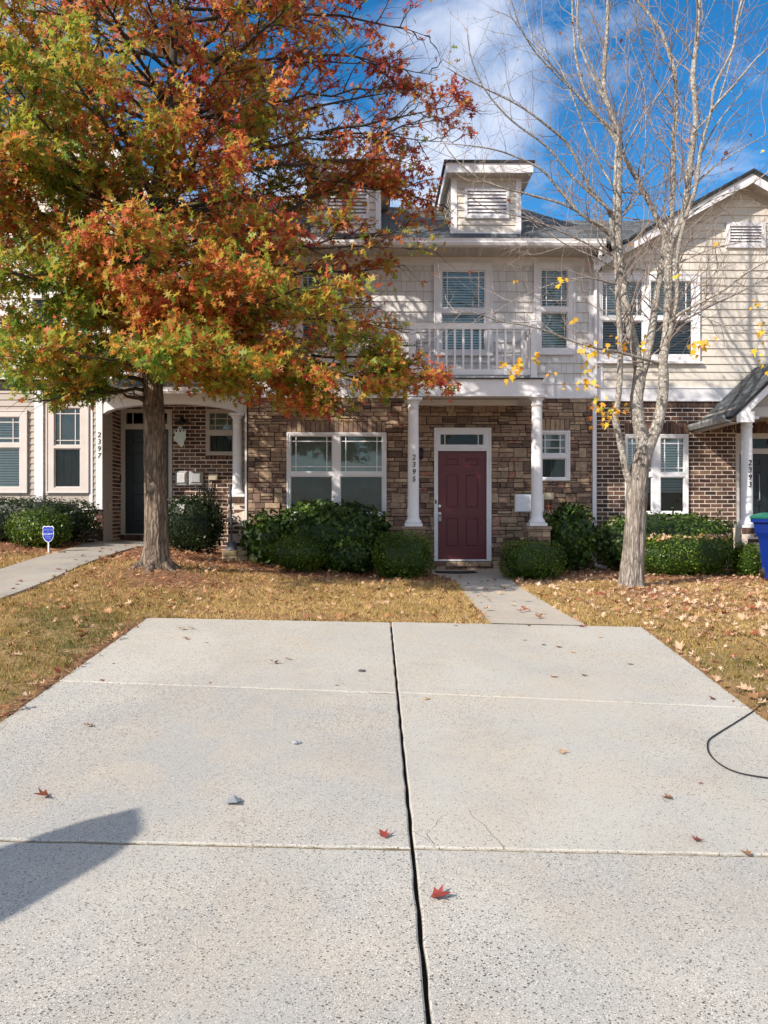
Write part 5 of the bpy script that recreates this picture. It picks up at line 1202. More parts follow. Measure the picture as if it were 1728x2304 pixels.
# =================================================================== ADDED SHADOW CASTER (unseen flag shape left of the drive, cut to its shadow)
T_ = onplane(306, 1830); Ht = 2.35; Qx, Qy = T_.x + Ht * SUN.x / SUN.z, T_.y + Ht * SUN.y / SUN.z
un = Vector((SUN.x, SUN.y, 0)).normalized(); ut = Vector((-un.y, un.x, 0)); Q_ = Vector((Qx, Qy, 0))
def lift_to_plane(p):
    q = Vector((p[0], p[1], drive_z(p[0], p[1]))); t = (q - Q_).dot(un) / SUN.dot(un); return q - SUN * t
shp = [(-1.16, 3.76), (-1.075, 3.55), (-1.12, 3.34), (-1.39, 2.86), (-1.75, 2.42), (-2.3, 1.98), (-2.95, 1.5), (-3.1, 1.62), (-2.5, 2.45), (-1.95, 3.05), (-1.63, 3.38), (-1.35, 3.64)]  # outline of the wanted ground shadow, lifted into the added panel
fl = thing('shadow_caster_flag', 'added dark blue flag-shaped panel left of the driveway just outside the picture, cut to cast the shadow', 'flag', (Qx, Qy, g(Qx, Qy)))
pts_ = [lift_to_plane(p) for p in shp]; n = len(pts_); s = MB(); s.add([p - un * .002 for p in pts_] + [p + un * .002 for p in pts_], [tuple(range(n)), tuple(range(2 * n - 1, n - 1, -1))] + [(i, (i + 1) % n, (i + 1) % n + n, i + n) for i in range(n)]); s.build('shadow_panel', M('navy_cloth', (.02, .03, .08), .8, .1), fl)
s = MB(); lo = pts_[6]; s.tube([Vector((lo.x, lo.y, g(lo.x, lo.y) - .1)), lo] + [pts_[k] for k in (5, 4, 3, 2, 1, 0)], .012, 8); s.build('pole', metal_g, fl)

# =================================================================== RED OAK
oak = thing('red_oak', 'large oak in red, orange and green autumn leaf left of the driveway', 'tree', (-3.1, 11, g(-3.1, 11)))
TD = 11.0
random.seed(21)
tb = MB()
def trunk(mb, pts, rad, n=28, ridg=.0, seed=0, per=.07):
    P = []; Rr = []
    for k in range(len(pts) - 1):
        m_ = max(2, int((pts[k + 1] - pts[k]).length / per))
        for i in range(m_): f = i / m_; P.append(pts[k].lerp(pts[k + 1], f)); Rr.append(rad[k] + (rad[k + 1] - rad[k]) * f)
    P.append(pts[-1]); Rr.append(rad[-1])
    b0 = len(mb.v); mb.tube(P, Rr, n)
    for q in range(b0, len(mb.v)):
        k, i = divmod(q - b0, n); c = P[k]; v = Vector(mb.v[q]); a = 2 * math.pi * i / n
        f = mnoise.noise(Vector((math.cos(a) * 3.2 + seed, math.sin(a) * 3.2, c.z * .9))) * .10 + (mnoise.noise(Vector((math.cos(a) * 9, math.sin(a) * 9 + seed, c.z * 2.2))) * ridg + mnoise.noise(Vector((math.cos(a) * 16, math.sin(a) * 16 + seed, c.z * 5))) * ridg * (1 if n > 40 else 0))
        fl = math.exp(-max(0, c.z - P[0].z) * 5) * (.12 * math.sin(a * 5 + seed) + .04)
        mb.v[q] = tuple(c + (v - c) * (1 + f + fl))
q0 = Vector((PX(350, TD), TD, g(-3.1, 11) - .15))
T1 = [q0, q0 + Vector((0, 0, .2)), PT(351, 1230, TD), PT(349, 1100, TD), PT(347, 960, TD), PT(343, 850, TD), PT(337, 740, TD), PT(333, 620, TD)]
R1 = [.29, .215, .178, .150, .142, .136, .128, .115]
trunk(tb, T1, R1, 72, .05, 3, .03)
for a_ in (0.2, 1.5, 2.6, 3.7, 4.6, 5.6):
    P_ = []; RR_ = []
    for i in range(7): f = i / 6; r_ = .10 + .42 * f; x_ = q0.x + math.cos(a_ + .25 * f) * r_; y_ = q0.y + math.sin(a_ + .25 * f) * r_; P_.append(Vector((x_, y_, g(x_, y_) + .10 * (1 - f) ** 1.6 - .02 - .05 * f))); RR_.append(.085 * (1 - .72 * f))
    tb.tube(P_, RR_, 10)
tb.build('trunk', bark1, oak, smooth=True)
lb_ = MB()
L1 = [PT(333, 640, TD), PT(345, 480, TD), PT(368, 330, TD), PT(380, 250, TD), PT(388, 150, TD), PT(397, 0, TD), PT(400, -170, TD), PT(402, -330, TD)]
trunk(lb_, L1, [.11, .095, .08, .07, .06, .045, .028, .01], 12, .03, 1, .12)
L2 = [PT(333, 650, TD), PT(314, 473, TD - .2), PT(304, 365, TD - .3), PT(274, 287, TD - .4), PT(238, 178, TD - .5), PT(215, 50, TD - .6), PT(205, -90, TD - .7)]
trunk(lb_, L2, [.09, .075, .062, .05, .04, .025, .01], 12, .03, 2, .12)
LV = []; LA = []     # leaf positions, axes
subs = MB()
def bez(p0, p1, lift, n=10, jit=.05):
    c = p0.lerp(p1, .45) + Vector((0, 0, lift)); out = []
    for i in range(n + 1):
        t = i / n; q = p0 * (1 - t) ** 2 + c * 2 * t * (1 - t) + p1 * t * t
        if 0 < i < n: q = q + Vector([random.uniform(-jit, jit) for _ in range(3)])
        out.append(q)
    return out
YMAX = 13.75
def xmax_at(z): return float(np.interp(z, [2.6, 3.2, 3.7, 4.3, 5.0, 5.8, 6.6, 7.6, 8.6, 9.6, 11, 12], [0.4, 1.15, 1.0, .4, .8, 1.25, 1.5, 1.5, 1.2, .7, -.4, -1.5]))
def zmin_at(x): return float(np.interp(x, [-8, -5.4, -3.8, -3.0, -2.2, -1.4, -.9, -.3, .3, 1.2], [2.75, 3.05, 3.3, 3.75, 3.3, 3.25, 3.05, 3.05, 3.35, 3.4]))
def clump(p): return mnoise.noise(p * 1.15) + .55 * mnoise.noise(p * 2.6 + Vector((5, 2, 1)))
def inside(p): return p.y < YMAX and p.y > 6.6 and p.x < xmax_at(p.z) and p.z > zmin_at(p.x) - .08
def twig_leaves(path, dens, ln):
    for a, b in zip(path[:-1], path[1:]):
        m_ = max(1, int((b - a).length * dens * 2.5 + random.random()))
        for i in range(m_):
            q = a.lerp(b, random.random()) + Vector([random.gauss(0, .045) for _ in range(3)])
            if inside(q) and clump(q) > (-.36 if q.y < 10.8 else (-.18 if q.y < 12 else -.05)) + .05 * max(0, q.z - 9.4) + .03 * min(1.2, max(0, q.x + 1.6)) - .06: LV.append(q); d = (b - a).normalized() + Vector([random.gauss(0, .7) for _ in range(3)]) + Vector((0, 0, -.25)); LA.append(d)
def limb(p0, p1, r0, lift=.3, dens=1.0, sub_len=.42):
    L = (p1 - p0).length; n = max(6, int(L / .3)); path = bez(p0, p1, lift, n, .035)
    lb_.tube(path, [r0 * (1 - .85 * i / n) for i in range(n + 1)], 7)
    s = .22
    while s < 1:
        f = s * n; k = min(int(f), n - 1); p = path[k].lerp(path[k + 1], f - k); t = (path[k + 1] - path[k]).normalized()
        sg = random.choice((-1, 1)); side = Vector((0, 0, 1)).cross(t).normalized() * sg
        d = (t * random.uniform(.5, 1.0) + side * random.uniform(.5, 1.1) + Vector((0, 0, random.uniform(-.35, .45)))).normalized()
        ll = (L * sub_len * (1 - s * .75) + .22) * random.uniform(.6, 1.15)
        e = p + d * ll; sp = bez(p, e, random.uniform(-.02, .1), 4, .03)
        if inside(e) or inside(sp[2]):
            subs.tube(sp, [r0 * .30 * (1 - s * .5) + .003, .009, .007, .005, .002], 5, cap=False); twig_leaves(sp[1:], 15 * dens, 0)
            u = .2
            while u < 1.0:
                q = sp[0].lerp(sp[-1], u) if False else sp[min(3, int(u * 4))].lerp(sp[min(4, int(u * 4) + 1)], u * 4 - int(u * 4)) if u < .99 else sp[-1]
                d2 = (d + Vector([random.gauss(0, .75) for _ in range(3)])).normalized(); tw = [q, q + d2 * random.uniform(.1, .22), q + d2 * random.uniform(.22, .4) + Vector((0, 0, random.uniform(-.05, .06)))]
                subs.tube(tw, [.004, .003, .0015], 3, cap=False); twig_leaves(tw, 27 * dens, 0); u += .13 / max(.35, ll) 
        s += .17 / L
    twig_leaves(path[int(n * .55):], 12 * dens, 0)
def stem_pt(L, z):
    for a, b in zip(L[:-1], L[1:]):
        if a.z <= z <= b.z: return a.lerp(b, (z - a.z) / (b.z - a.z))
    return L[-1]
full = T1 + L1[1:]
# traced limbs
for (sx_, sy_, ex, ey, ED, r0, lf, dn) in [
    (340, 905, 262, 884, 10.6, .05, .0, .0), (262, 884, 20, 835, 9.6, .042, .1, 1), (335, 560, 211, 528, 10.7, .07, .02, .1), (211, 528, 18, 474, 10.0, .055, .05, 1), (211, 528, -120, 420, 9.4, .04, .1, 1),
    (345, 840, 560, 880, 10.2, .03, .15, .9), (350, 700, 596, 715, 10.5, .045, .12, 1), (596, 715, 930, 742, 11.0, .026, .05, .55), (340, 600, 611, 632, 11.6, .05, .15, 1), (611, 632, 900, 600, 12.0, .03, .1, 1.1),
    (340, 620, 790, 415, 11.2, .06, .1, 1), (790, 415, 1010, 470, 11.2, .022, .15, .8), (370, 420, 720, 300, 10.2, .045, .1, 1), (720, 300, 1040, 235, 10.6, .024, .05, 1), (720, 300, 1020, 320, 11.4, .02, .1, .8),
    (380, 300, 700, 120, 11.4, .045, .1, 1), (690, 130, 985, 170, 11.0, .022, .15, 1), (385, 200, 690, 30, 10.5, .04, .1, 1), (680, 30, 970, 85, 10.8, .022, .15, 1.1),
    (345, 820, 640, 850, 11.8, .035, .1, 1), (620, 820, 1005, 850, 10.2, .024, .12, .75), (500, 800, 800, 935, 9.7, .022, .15, .9), (345, 760, 700, 790, 10.0, .035, .1, 1), (640, 760, 950, 780, 10.6, .02, .1, .9),
    (330, 880, 60, 905, 9.0, .03, .1, 1), (330, 860, -60, 800, 8.4, .035, .1, 1), (340, 840, 180, 800, 8.0, .03, .12, 1.1), (340, 860, 300, 820, 7.9, .025, .1, 1), (345, 850, 520, 800, 8.2, .03, .1, 1), (520, 800, 800, 860, 9.2, .022, .1, 1), (345, 700, 640, 640, 9.0, .035, .1, 1), (345, 600, 640, 520, 9.2, .035, .1, 1), (340, 500, 20, 215, 9.6, .04, .1, 1), (345, 430, 110, 130, 9.9, .035, .1, 1), (380, 230, 130, -20, 9.6, .03, .1, 1), (380, 320, 620, 190, 10.0, .03, .1, 1), (340, 580, -60, 300, 10.2, .04, .1, 1), (372, 370, 560, 60, 10.0, .03, .1, 1), (388, 150, 300, -60, 9.8, .03, .1, 1), (350, 430, 540, 250, 11.6, .03, .1, 1), (345, 560, 780, 500, 10.6, .03, .1, 1), (350, 480, 820, 400, 11.8, .03, .1, 1.1), (345, 640, 60, 620, 8.8, .04, .1, 1), (345, 500, 60, 330, 8.9, .04, .1, 1), (345, 480, 560, 350, 8.8, .035, .1, 1), (360, 300, 180, 100, 9.0, .03, .1, 1), (850, 300, 1030, 260, 10.6, .014, .05, 1.3), (700, 800, 980, 830, 10.3, .02, .08, 1.2), (640, 830, 900, 870, 9.9, .02, .08, 1.2), (560, 830, 790, 940, 9.6, .02, .1, 1.3), (700, 400, 960, 450, 10.9, .018, .05, 1.1), (680, 250, 960, 200, 11.2, .02, .05, 1.1), (600, 700, 860, 690, 11.4, .02, .05, .8), (640, 560, 960, 560, 10.8, .02, .05, .9), (345, 780, 150, 690, 9.2, .045, .15, 1), (300, 700, 330, 640, 8.6, .03, .1, 1.2), (345, 770, 420, 720, 8.7, .03, .2, 1.2), (345, 800, 480, 860, 9.2, .025, .1, 1)]:
    S0 = PT(sx_, sy_, TD if sx_ < 420 else ED * .5 + TD * .5); limb(S0, PT(ex, ey, ED), r0, lf, dn if dn else .01, .34)
# radial limbs all round
k = 0; z = 3.75
while z < 10.0:
    az = k * 2.399 + random.uniform(-.3, .3); RR = float(np.interp(z, [3.4, 4.2, 5.5, 7, 8.5, 10, 11.5], [2.7, 3.5, 3.9, 3.8, 3.2, 2.3, .9])) * random.uniform(.8, 1.08)
    p0 = stem_pt(full, z); e = p0 + Vector((math.cos(az) * RR, math.sin(az) * RR * .92, RR * random.uniform(-.02, .42) + (.0 if z < 5 else .1)))
    if e.y > YMAX - .1: e.y = YMAX - .1 - random.random() * .4
    if e.x > xmax_at(e.z): e.x = xmax_at(e.z) - .1
    e.z = max(e.z, zmin_at(e.x) + .1)
    limb(p0, e, .05 * (1 - (z - 3) / 14), .15, 1.0, .36); z += .105; k += 1
lb_.build('limbs', bark_dk, oak, smooth=True); subs.build('twigs', bark_dk, oak)
LVn = np.array([tuple(v) for v in LV]); LAn = np.array([tuple(v) for v in LA]); n = len(LVn); print('oak leaves', n)
# light gaps: openings in the crown that line up with the sun
dyw = W - LVn[:, 1]; lx = LVn[:, 0] + dyw * SUN.x / SUN.y; lz = LVn[:, 2] + dyw * SUN.z / SUN.y
gapn = np.array([mnoise.noise(Vector((a * 2.1, b * 3.0, 3.7))) + .6 * mnoise.noise(Vector((a * 5.5, b * 7.0, 9.1))) for a, b in zip(lx, lz)])
gthr = np.where(lz > 6.3, .22, np.where(lz > 3.3, -.04, .12)) - .10 * np.clip(lx - 1.5, 0, 2)
opn = (gapn > gthr) & (lx > -2.6) & (lz > .6) & (rng.random(n) < .97)
LVn, LAn = LVn[~opn], LAn[~opn]; n = len(LVn); print('after gaps', n)
keep = rng.random(n) < min(1.0, 108000 / n) * np.where((LVn[:, 0] > -1.5) & (LVn[:, 2] > 3.9) & (LVn[:, 2] < 7.3), .8, np.where(LVn[:, 0] > -1.5, .95, 1.0)); LVn, LAn = LVn[keep], LAn[keep]; n = len(LVn)
zone = .5 + .28 * np.sin(LVn[:, 0] * 1.7 + 1.2 * np.sin(LVn[:, 2] * 1.3)) * np.sin(LVn[:, 2] * 1.9 + LVn[:, 1]) + .18 * np.sin(LVn[:, 0] * 5 + LVn[:, 2] * 4 + LVn[:, 1] * 3)
tt = .31 + .60 * zone + rng.normal(0, .2, n) - .035 * (LVn[:, 2] - 5.0) - .05 * (LVn[:, 0] + 3.0)
nr = rng.normal(size=(n, 3)) * .75 + np.array([-.5, -.6, .6])
leaf_mesh('crown', tmpl(OAK, .3, .3), LVn, rot_from(nr, LAn), rng.uniform(.066, .125, n), np.clip(tt, 0, 1), oakleaf, oak, squash=True)

# =================================================================== PALE MULTI-STEM TREE
mp_ = thing('bare_maple', 'pale-barked many-stemmed tree nearly bare with a few yellow leaves right of the walk', 'tree', (3.75, 11, g(3.75, 11)))
tb = MB(); b0 = Vector((PX(1421, TD), TD, g(3.7, 11) - .12))
trunk(tb, [b0, b0 + Vector((0, 0, .16)), PT(1425, 1250, TD), PT(1431, 1150, TD), PT(1434, 1090, TD), PT(1443, 1040, TD), PT(1446, 1005, TD)], [.235, .18, .155, .138, .145, .118, .095], 72, .04, 7, .03)
tb.build('trunk', bark2, mp_, smooth=True)
sm = MB(); STEMS = []
def stem_(pts, r0, r1, D0, D1, nm=True, n=12):
    m_ = len(pts); P = [PT(a, b, D0 + (D1 - D0) * i / (m_ - 1)) for i, (a, b) in enumerate(pts)]
    # smooth
    Q = []
    for i in range(m_ - 1):
        p0, p1, p2, p3 = P[max(0, i - 1)], P[i], P[i + 1], P[min(m_ - 1, i + 2)]
        for k in range(4): t = k / 4; Q.append(.5 * ((2 * p1) + (-p0 + p2) * t + (2 * p0 - 5 * p1 + 4 * p2 - p3) * t * t + (-p0 + 3 * p1 - 3 * p2 + p3) * t ** 3))
    Q.append(P[-1]); rr = [r0 + (r1 - r0) * i / (len(Q) - 1) for i in range(len(Q))]
    b_ = len(sm.v); sm.tube(Q, rr, n if r0 > .02 else 7)
    STEMS.append((Q, rr)); return Q
stem_([(1428, 1105), (1413, 1075), (1403, 1033), (1393, 982), (1384, 943), (1390, 904), (1395, 840), (1395, 759), (1391, 691), (1387, 610), (1385, 583), (1374, 488)], .055, .028, 11, 10.6)
stem_([(1440, 1060), (1447, 1000), (1437, 950), (1432, 900), (1437, 866), (1440, 830)], .10, .088, 11, 11.0)
stem_([(1440, 840), (1431, 796), (1420, 745), (1407, 678), (1399, 624), (1393, 570), (1391, 502), (1392, 421), (1393, 353), (1382, 272), (1360, 211), (1360, 145), (1366, 66), (1368, 0), (1372, -140)], .075, .02, 11, 11.3)
stem_([(1442, 850), (1453, 815), (1464, 761), (1474, 691), (1485, 624), (1496, 556), (1493, 524), (1480, 494), (1447, 429), (1415, 372), (1399, 345), (1375, 300), (1330, 240), (1300, 150), (1290, 60), (1285, -80)], .065, .012, 11, 11.6)
stem_([(1496, 560), (1510, 529), (1512, 461), (1515, 394), (1516, 307), (1522, 241), (1516, 154), (1496, 97), (1487, 70), (1452, 22), (1430, -10), (1415, -120)], .042, .018, 11.3, 11.8)
stem_([(1442, 1060), (1458, 1010), (1468, 984), (1481, 948), (1491, 892), (1493, 840), (1491, 813), (1501, 745), (1504, 664), (1504, 583), (1512, 543), (1531, 502), (1542, 462), (1555, 351), (1566, 263), (1559, 175), (1568, 88), (1573, 0), (1575, -140)], .092, .024, 11, 10.7)
stem_([(1505, 760), (1515, 715), (1523, 678), (1524, 583), (1539, 502), (1566, 421), (1574, 353), (1584, 307), (1601, 246), (1608, 193), (1649, 110), (1658, 44), (1676, -20)], .034, .014, 10.8, 10.2)
stem_([(1601, 250), (1608, 239), (1658, 184), (1702, 132), (1760, 80)], .020, .008, 10.4, 10.2)
stem_([(1374, 488), (1364, 465), (1325, 421), (1281, 329), (1228, 281), (1167, 237), (1079, 193), (1044, 175), (1000, 149)], .026, .004, 10.6, 9.8)
stem_([(1381, 560), (1368, 518), (1307, 482), (1246, 412), (1211, 377), (1132, 342), (1066, 329), (990, 322)], .028, .004, 10.6, 10.0)
stem_([(1380, 520), (1386, 342), (1388, 285), (1307, 110), (1300, 0), (1297, -80)], .022, .008, 10.6, 10.4)
stem_([(1388, 300), (1330, 250), (1280, 190), (1230, 135), (1180, 80), (1150, 40), (1100, 20)], .014, .003, 10.5, 10.0)
stem_([(1385, 430), (1330, 330), (1260, 150), (1200, 90), (1180, 0)], .016, .004, 10.7, 11.4)
stem_([(1485, 818), (1442, 806), (1388, 791), (1342, 783), (1279, 765), (1210, 738), (1122, 722), (1078, 707), (1015, 697)], .024, .003, 10.9, 9.8)
stem_([(1383, 605), (1347, 583), (1279, 553), (1216, 515), (1185, 509)], .013, .003, 10.6, 9.9)
stem_([(1387, 640), (1345, 629), (1307, 625), (1240, 640), (1180, 665), (1130, 690)], .013, .003, 10.6, 9.8)
stem_([(1500, 740), (1509, 723), (1536, 702), (1572, 683), (1631, 651), (1685, 610), (1760, 570)], .026, .010, 10.9, 10.0)
stem_([(1504, 735), (1550, 715), (1600, 688), (1660, 660), (1728, 623)], .018, .008, 10.9, 11.6)
stem_([(1500, 745), (1540, 700), (1600, 720), (1660, 745), (1728, 755)], .012, .004, 10.9, 10.1)
stem_([(1560, 300), (1610, 240), (1640, 150), (1660, 60), (1680, -20)], .014, .006, 10.7, 11.4)
stem_([(1548, 430), (1600, 380), (1660, 340), (1728, 300)], .013, .005, 10.7, 10.2)
stem_([(1393, 360), (1440, 270), (1500, 190), (1540, 120), (1590, 40), (1620, -30)], .013, .005, 11.2, 10.6)
stem_([(1391, 500), (1440, 430), (1452, 330), (1450, 200), (1430, 130), (1400, 40)], .012, .003, 11.1, 11.6)
for pts_, a_, b_, d0, d1 in (
    ([(1388, 300), (1300, 215), (1215, 130), (1170, 60), (1145, -20)], .014, .005, 10.8, 10.0),
    ([(1380, 480), (1290, 400), (1230, 330), (1150, 270), (1090, 200), (1060, 130), (1050, 60)], .019, .004, 10.5, 9.6),
    ([(1385, 540), (1290, 470), (1200, 440), (1120, 420), (1060, 390), (1010, 340), (985, 290)], .019, .004, 10.6, 10.2),
    ([(1378, 575), (1260, 520), (1180, 490), (1100, 470), (1040, 430)], .013, .003, 10.6, 9.6),
    ([(1362, 215), (1320, 120), (1300, 40), (1290, -40)], .013, .006, 11.2, 11.0),
    ([(1555, 400), (1600, 300), (1660, 220), (1730, 150)], .014, .006, 10.8, 11.6),
    ([(1530, 500), (1600, 450), (1680, 420), (1750, 370)], .013, .005, 10.8, 10.0),
    ([(1510, 600), (1600, 560), (1690, 540), (1750, 510)], .012, .005, 10.8, 10.2),
    ([(1518, 250), (1470, 170), (1440, 90), (1425, 0)], .012, .005, 11.5, 10.8)): stem_(pts_, a_, b_, d0, d1)
sm.build('limbs', bark3, mp_, smooth=True)
tw = MB(); tips = []
def sprout(p, d, L, r, lvl):
    n = max(2, int(L / .11)); path = [p]; dd_ = d.normalized()
    for i in range(n):
        dd_ = (dd_ + Vector([random.gauss(0, .13) for _ in range(3)]) + Vector((0, 0, .07))).normalized(); path.append(path[-1] + dd_ * (L / n))
    if path[-1].y > 13.7: return
    tw.tube(path, [r * (1 - .75 * i / n) for i in range(n + 1)], 4 if r > .005 else 3, cap=False)
    if lvl <= 0: tips.append(path[-1]); return
    for i in range(1, n + 1):
        if random.random() < (.5 if lvl == 2 else .24):
            ax = Vector([random.gauss(0, 1) for _ in range(3)]); dl = (path[i] - path[i - 1]).normalized(); sd_ = dl.cross(ax).normalized()
            sprout(path[i], dl * .75 + sd_ * .75 + Vector((0, 0, .1)), L * random.uniform(.3, .5), max(.0022, r * .5), lvl - 1)
for Q, rr in STEMS:
    L = sum((b - a).length for a, b in zip(Q[:-1], Q[1:])); acc = 0; nxt = .25
    big = rr[0] > .04
    for i in range(1, len(Q)):
        seg = (Q[i] - Q[i - 1]); acc += seg.length
        while acc > nxt:
            f = 1 - (acc - nxt) / max(1e-6, seg.length); p = Q[i - 1].lerp(Q[i], f); nxt += random.uniform(.10, .22) if not big else random.uniform(.14, .3)
            if p.z < 3.9: continue
            d = seg.normalized(); a = Vector([random.gauss(0, 1) for _ in range(3)]); sdv = d.cross(a).normalized()
            LL = random.uniform(.4, 1.1) if not big else random.uniform(.6, 1.7); 
            sprout(p, d * .6 + sdv + Vector((0, 0, .15)), LL, max(.0045, min(.012, rr[min(i, len(rr) - 1)] * .35)), 2)
tw.build('twigs', twig_m, mp_); print('twig verts', len(tw.v))
clus = [(1333, 860, 10, 5), (1318, 830, 10, 4), (1340, 800, 10, 4), (1330, 775, 10.1, 5), (1372, 770, 10.2, 4), (1398, 775, 10.2, 3), (1350, 905, 10.5, 7), (1378, 925, 10.5, 6), (1398, 928, 10.5, 5), (1370, 945, 10.5, 4), (1345, 925, 10.4, 4), (1305, 865, 9.9, 3), (1275, 863, 9.8, 2),
        (1160, 828, 9.8, 9), (1180, 812, 9.8, 6), (1200, 805, 9.8, 4), (1155, 625, 10, 2), (1256, 640, 10, 3), (1290, 720, 9.9, 2), (1245, 820, 9.9, 2), (1570, 775, 10.3, 9), (1585, 765, 10.3, 5), (1560, 795, 10.3, 4), (1504, 614, 10.4, 2), (1456, 770, 10.4, 3), (1715, 735, 10, 4), (1700, 785, 10, 2), (1722, 350, 10, 2), (1720, 820, 10, 3), (1430, 540, 10.5, 2), (1680, 680, 10.2, 3), (1610, 545, 10.2, 2), (1325, 815, 9.9, 4), (1208, 870, 9.8, 0), (1344, 945, 10.4, 2), (1334, 890, 10.2, 3), (1120, 830, 9.8, 3)]
LP = []; LAx = []
for (a, b, D_, m_) in clus:
    c = PT(a, b, D_)
    for k in range(int(m_ * 1.4)): LP.append(tuple(c + Vector((random.gauss(0, .07), random.gauss(0, .07), random.gauss(0, .05))))); LAx.append((random.gauss(0, .5), random.gauss(0, .5), -1))
for k in range(26): p = random.choice(tips); LP.append(tuple(p)); LAx.append((random.gauss(0, .6), random.gauss(0, .6), -.8))
nL = len(LP); tn = np.clip(rng.normal(.68, .16, nL), 0, 1); tn[-26:] = rng.uniform(0, .2, 26)
leaf_mesh('leaves', tmpl(MAPLE, .3, .3), np.array(LP), rot_from(rng.normal(size=(nL, 3)) * .6 + np.array([-.2, -.9, .4]), np.array(LAx)), rng.uniform(.05, .095, nL), tn, yelleaf, mp_, squash=True)

# =================================================================== GRASS AND LITTER
def scatter(n, x0, x1, y0, y1, dens):
    x = rng.uniform(x0, x1, n); y = rng.uniform(y0, y1, n); u = (x * fy - y * fx) / (x * fx + y * fy) * F + CX
    ok = (u > -120) & (u < 1850) & ~paved(x + rng.normal(0, .018, n), y + rng.normal(0, .018, n)) & (rng.random(n) < dens(x, y)); return x[ok], y[ok]
def gd(x, y): return np.clip((1 - soil_amount(x, y) * 1.05) * (1.15 - (y - 3) * .02), 0, 1)
x, y = scatter(560000, -9, 9, 2.2, 12.6, gd); n = len(x); print('blades', n)
z = G(x, y); clm = .5 + .5 * np.sin(x * 13 + 2 * np.sin(y * 9)) * np.sin(y * 15 + 2 * np.sin(x * 7)); hgt = rng.uniform(.014, .05, n) * (.6 + .8 * clm); lean = rng.normal(0, .6, (n, 2)) * hgt[:, None]; a = rng.uniform(0, math.pi, n); w = rng.uniform(.0022, .0042, n) * (1 + .12 * (y - 4))
B0 = np.stack([x - w * np.cos(a), y - w * np.sin(a), z - .004], -1); B1 = np.stack([x + w * np.cos(a), y + w * np.sin(a), z - .004], -1); Tp = np.stack([x + lean[:, 0], y + lean[:, 1], z + hgt], -1)
zn = .5 + .25 * np.sin(x * 2.3 + np.sin(y * 3.1)) * np.sin(y * 2.7) + .12 * np.sin(x * 9 + y * 7)
green = (.46 + .22 * np.sin(x * 3.1 + y * 2.2)) * np.exp(-((y - 5.4) / 3.0) ** 2) * (x < -2) + .30 * np.exp(-((y - 5.8) / 1.6) ** 2) * (x > 2)
tg_ = np.clip(.64 + .35 * (zn - .5) - green + rng.normal(0, .17, n), 0, 1)
gr = np_mesh('grass', np.stack([B0, B1, Tp], 1).reshape(-1, 3), np.arange(3 * n), 3, grassm, None, tg_); tag(gr, kind='stuff')
def leaves_on(x, y, size, tint, name='leaf_litter', T=None, lift=.01, tilt=.35):
    n = len(x); z = G(x, y) + lift + rng.uniform(0, .02, n); C = np.stack([x, y, z], -1); nr = np.stack([rng.normal(0, tilt, n), rng.normal(0, tilt, n) , np.ones(n)], -1); ax = rng.normal(size=(n, 3)) * np.array([1, 1, .1])
    return leaf_mesh(name, T if T is not None else tmpl(OAK, .5, -.25), C, rot_from(nr, ax), size, tint, litter, squash=True)
def ld(x, y):
    d = .07 + 0 * x
    d = d + .9 * np.clip((x - 1.0) / 2.0, 0, 1) * np.clip((y - 7.0) / 2.5, .12, 1)
    d = d + .6 * (y > 11.5)
    d = d + .5 * np.exp(-(((x + 3) / 1.3) ** 2 + ((y - 11.8) / .6) ** 2))
    d = d + .5 * ((y < YF) & ((np.abs(x - DXL(y)) < .10) | (np.abs(x - DXR(y)) < .10))) + .3 * ((np.abs(y - YF) < .12)) + .22 * ((y > 7.8) & (x < 1.2)) + .06 * (x < -2)
    return np.clip(d, 0, 1)
x, y = scatter(56000, -9, 9, 3, 13.6, ld); n = len(x)
cl_ = .5 + .5 * np.sin(x * 3.3 + 1.7 * np.sin(y * 2.9)) * np.sin(y * 4.1 + 1.3 * np.sin(x * 2.3)); kp = rng.random(n) < .35 + .65 * cl_; x, y = x[kp], y[kp]; n = len(x)
tn = np.clip(np.where(x > 1.5, rng.normal(.68, .2, n), rng.normal(.36, .2, n)), 0, 1)
lt = leaves_on(x, y, rng.uniform(.04, .09, n), tn, tilt=.28); tag(lt, kind='stuff'); lt['label'] = 'fallen leaves covering the lawn and beds'
def caught(px0, px1, py, D, dep, n_):
    xx = rng.uniform(PX(px0, D), PX(px1, D), n_); yy = rng.uniform(D - dep * .45, D + dep * .2, n_); zz = XZ((px0 + px1) / 2, py, D - dep * .25)[1] - .01 + rng.uniform(-.03, .03, n_)
    C = np.stack([xx, yy, zz], -1); o_ = leaf_mesh('caught_leaves', tmpl(OAK, .5, -.25), C, rot_from(rng.normal(size=(n_, 3)) * .5 + np.array([0, -.3, 1]), rng.normal(size=(n_, 3))), rng.uniform(.05, .085, n_), np.clip(rng.normal(.65, .2, n_), 0, 1), litter); tag(o_, 'fallen leaves caught on top of the clipped hedge', kind='stuff')
caught(1432, 1640, 1208, 12.7, .8, 90); print('litter', n)
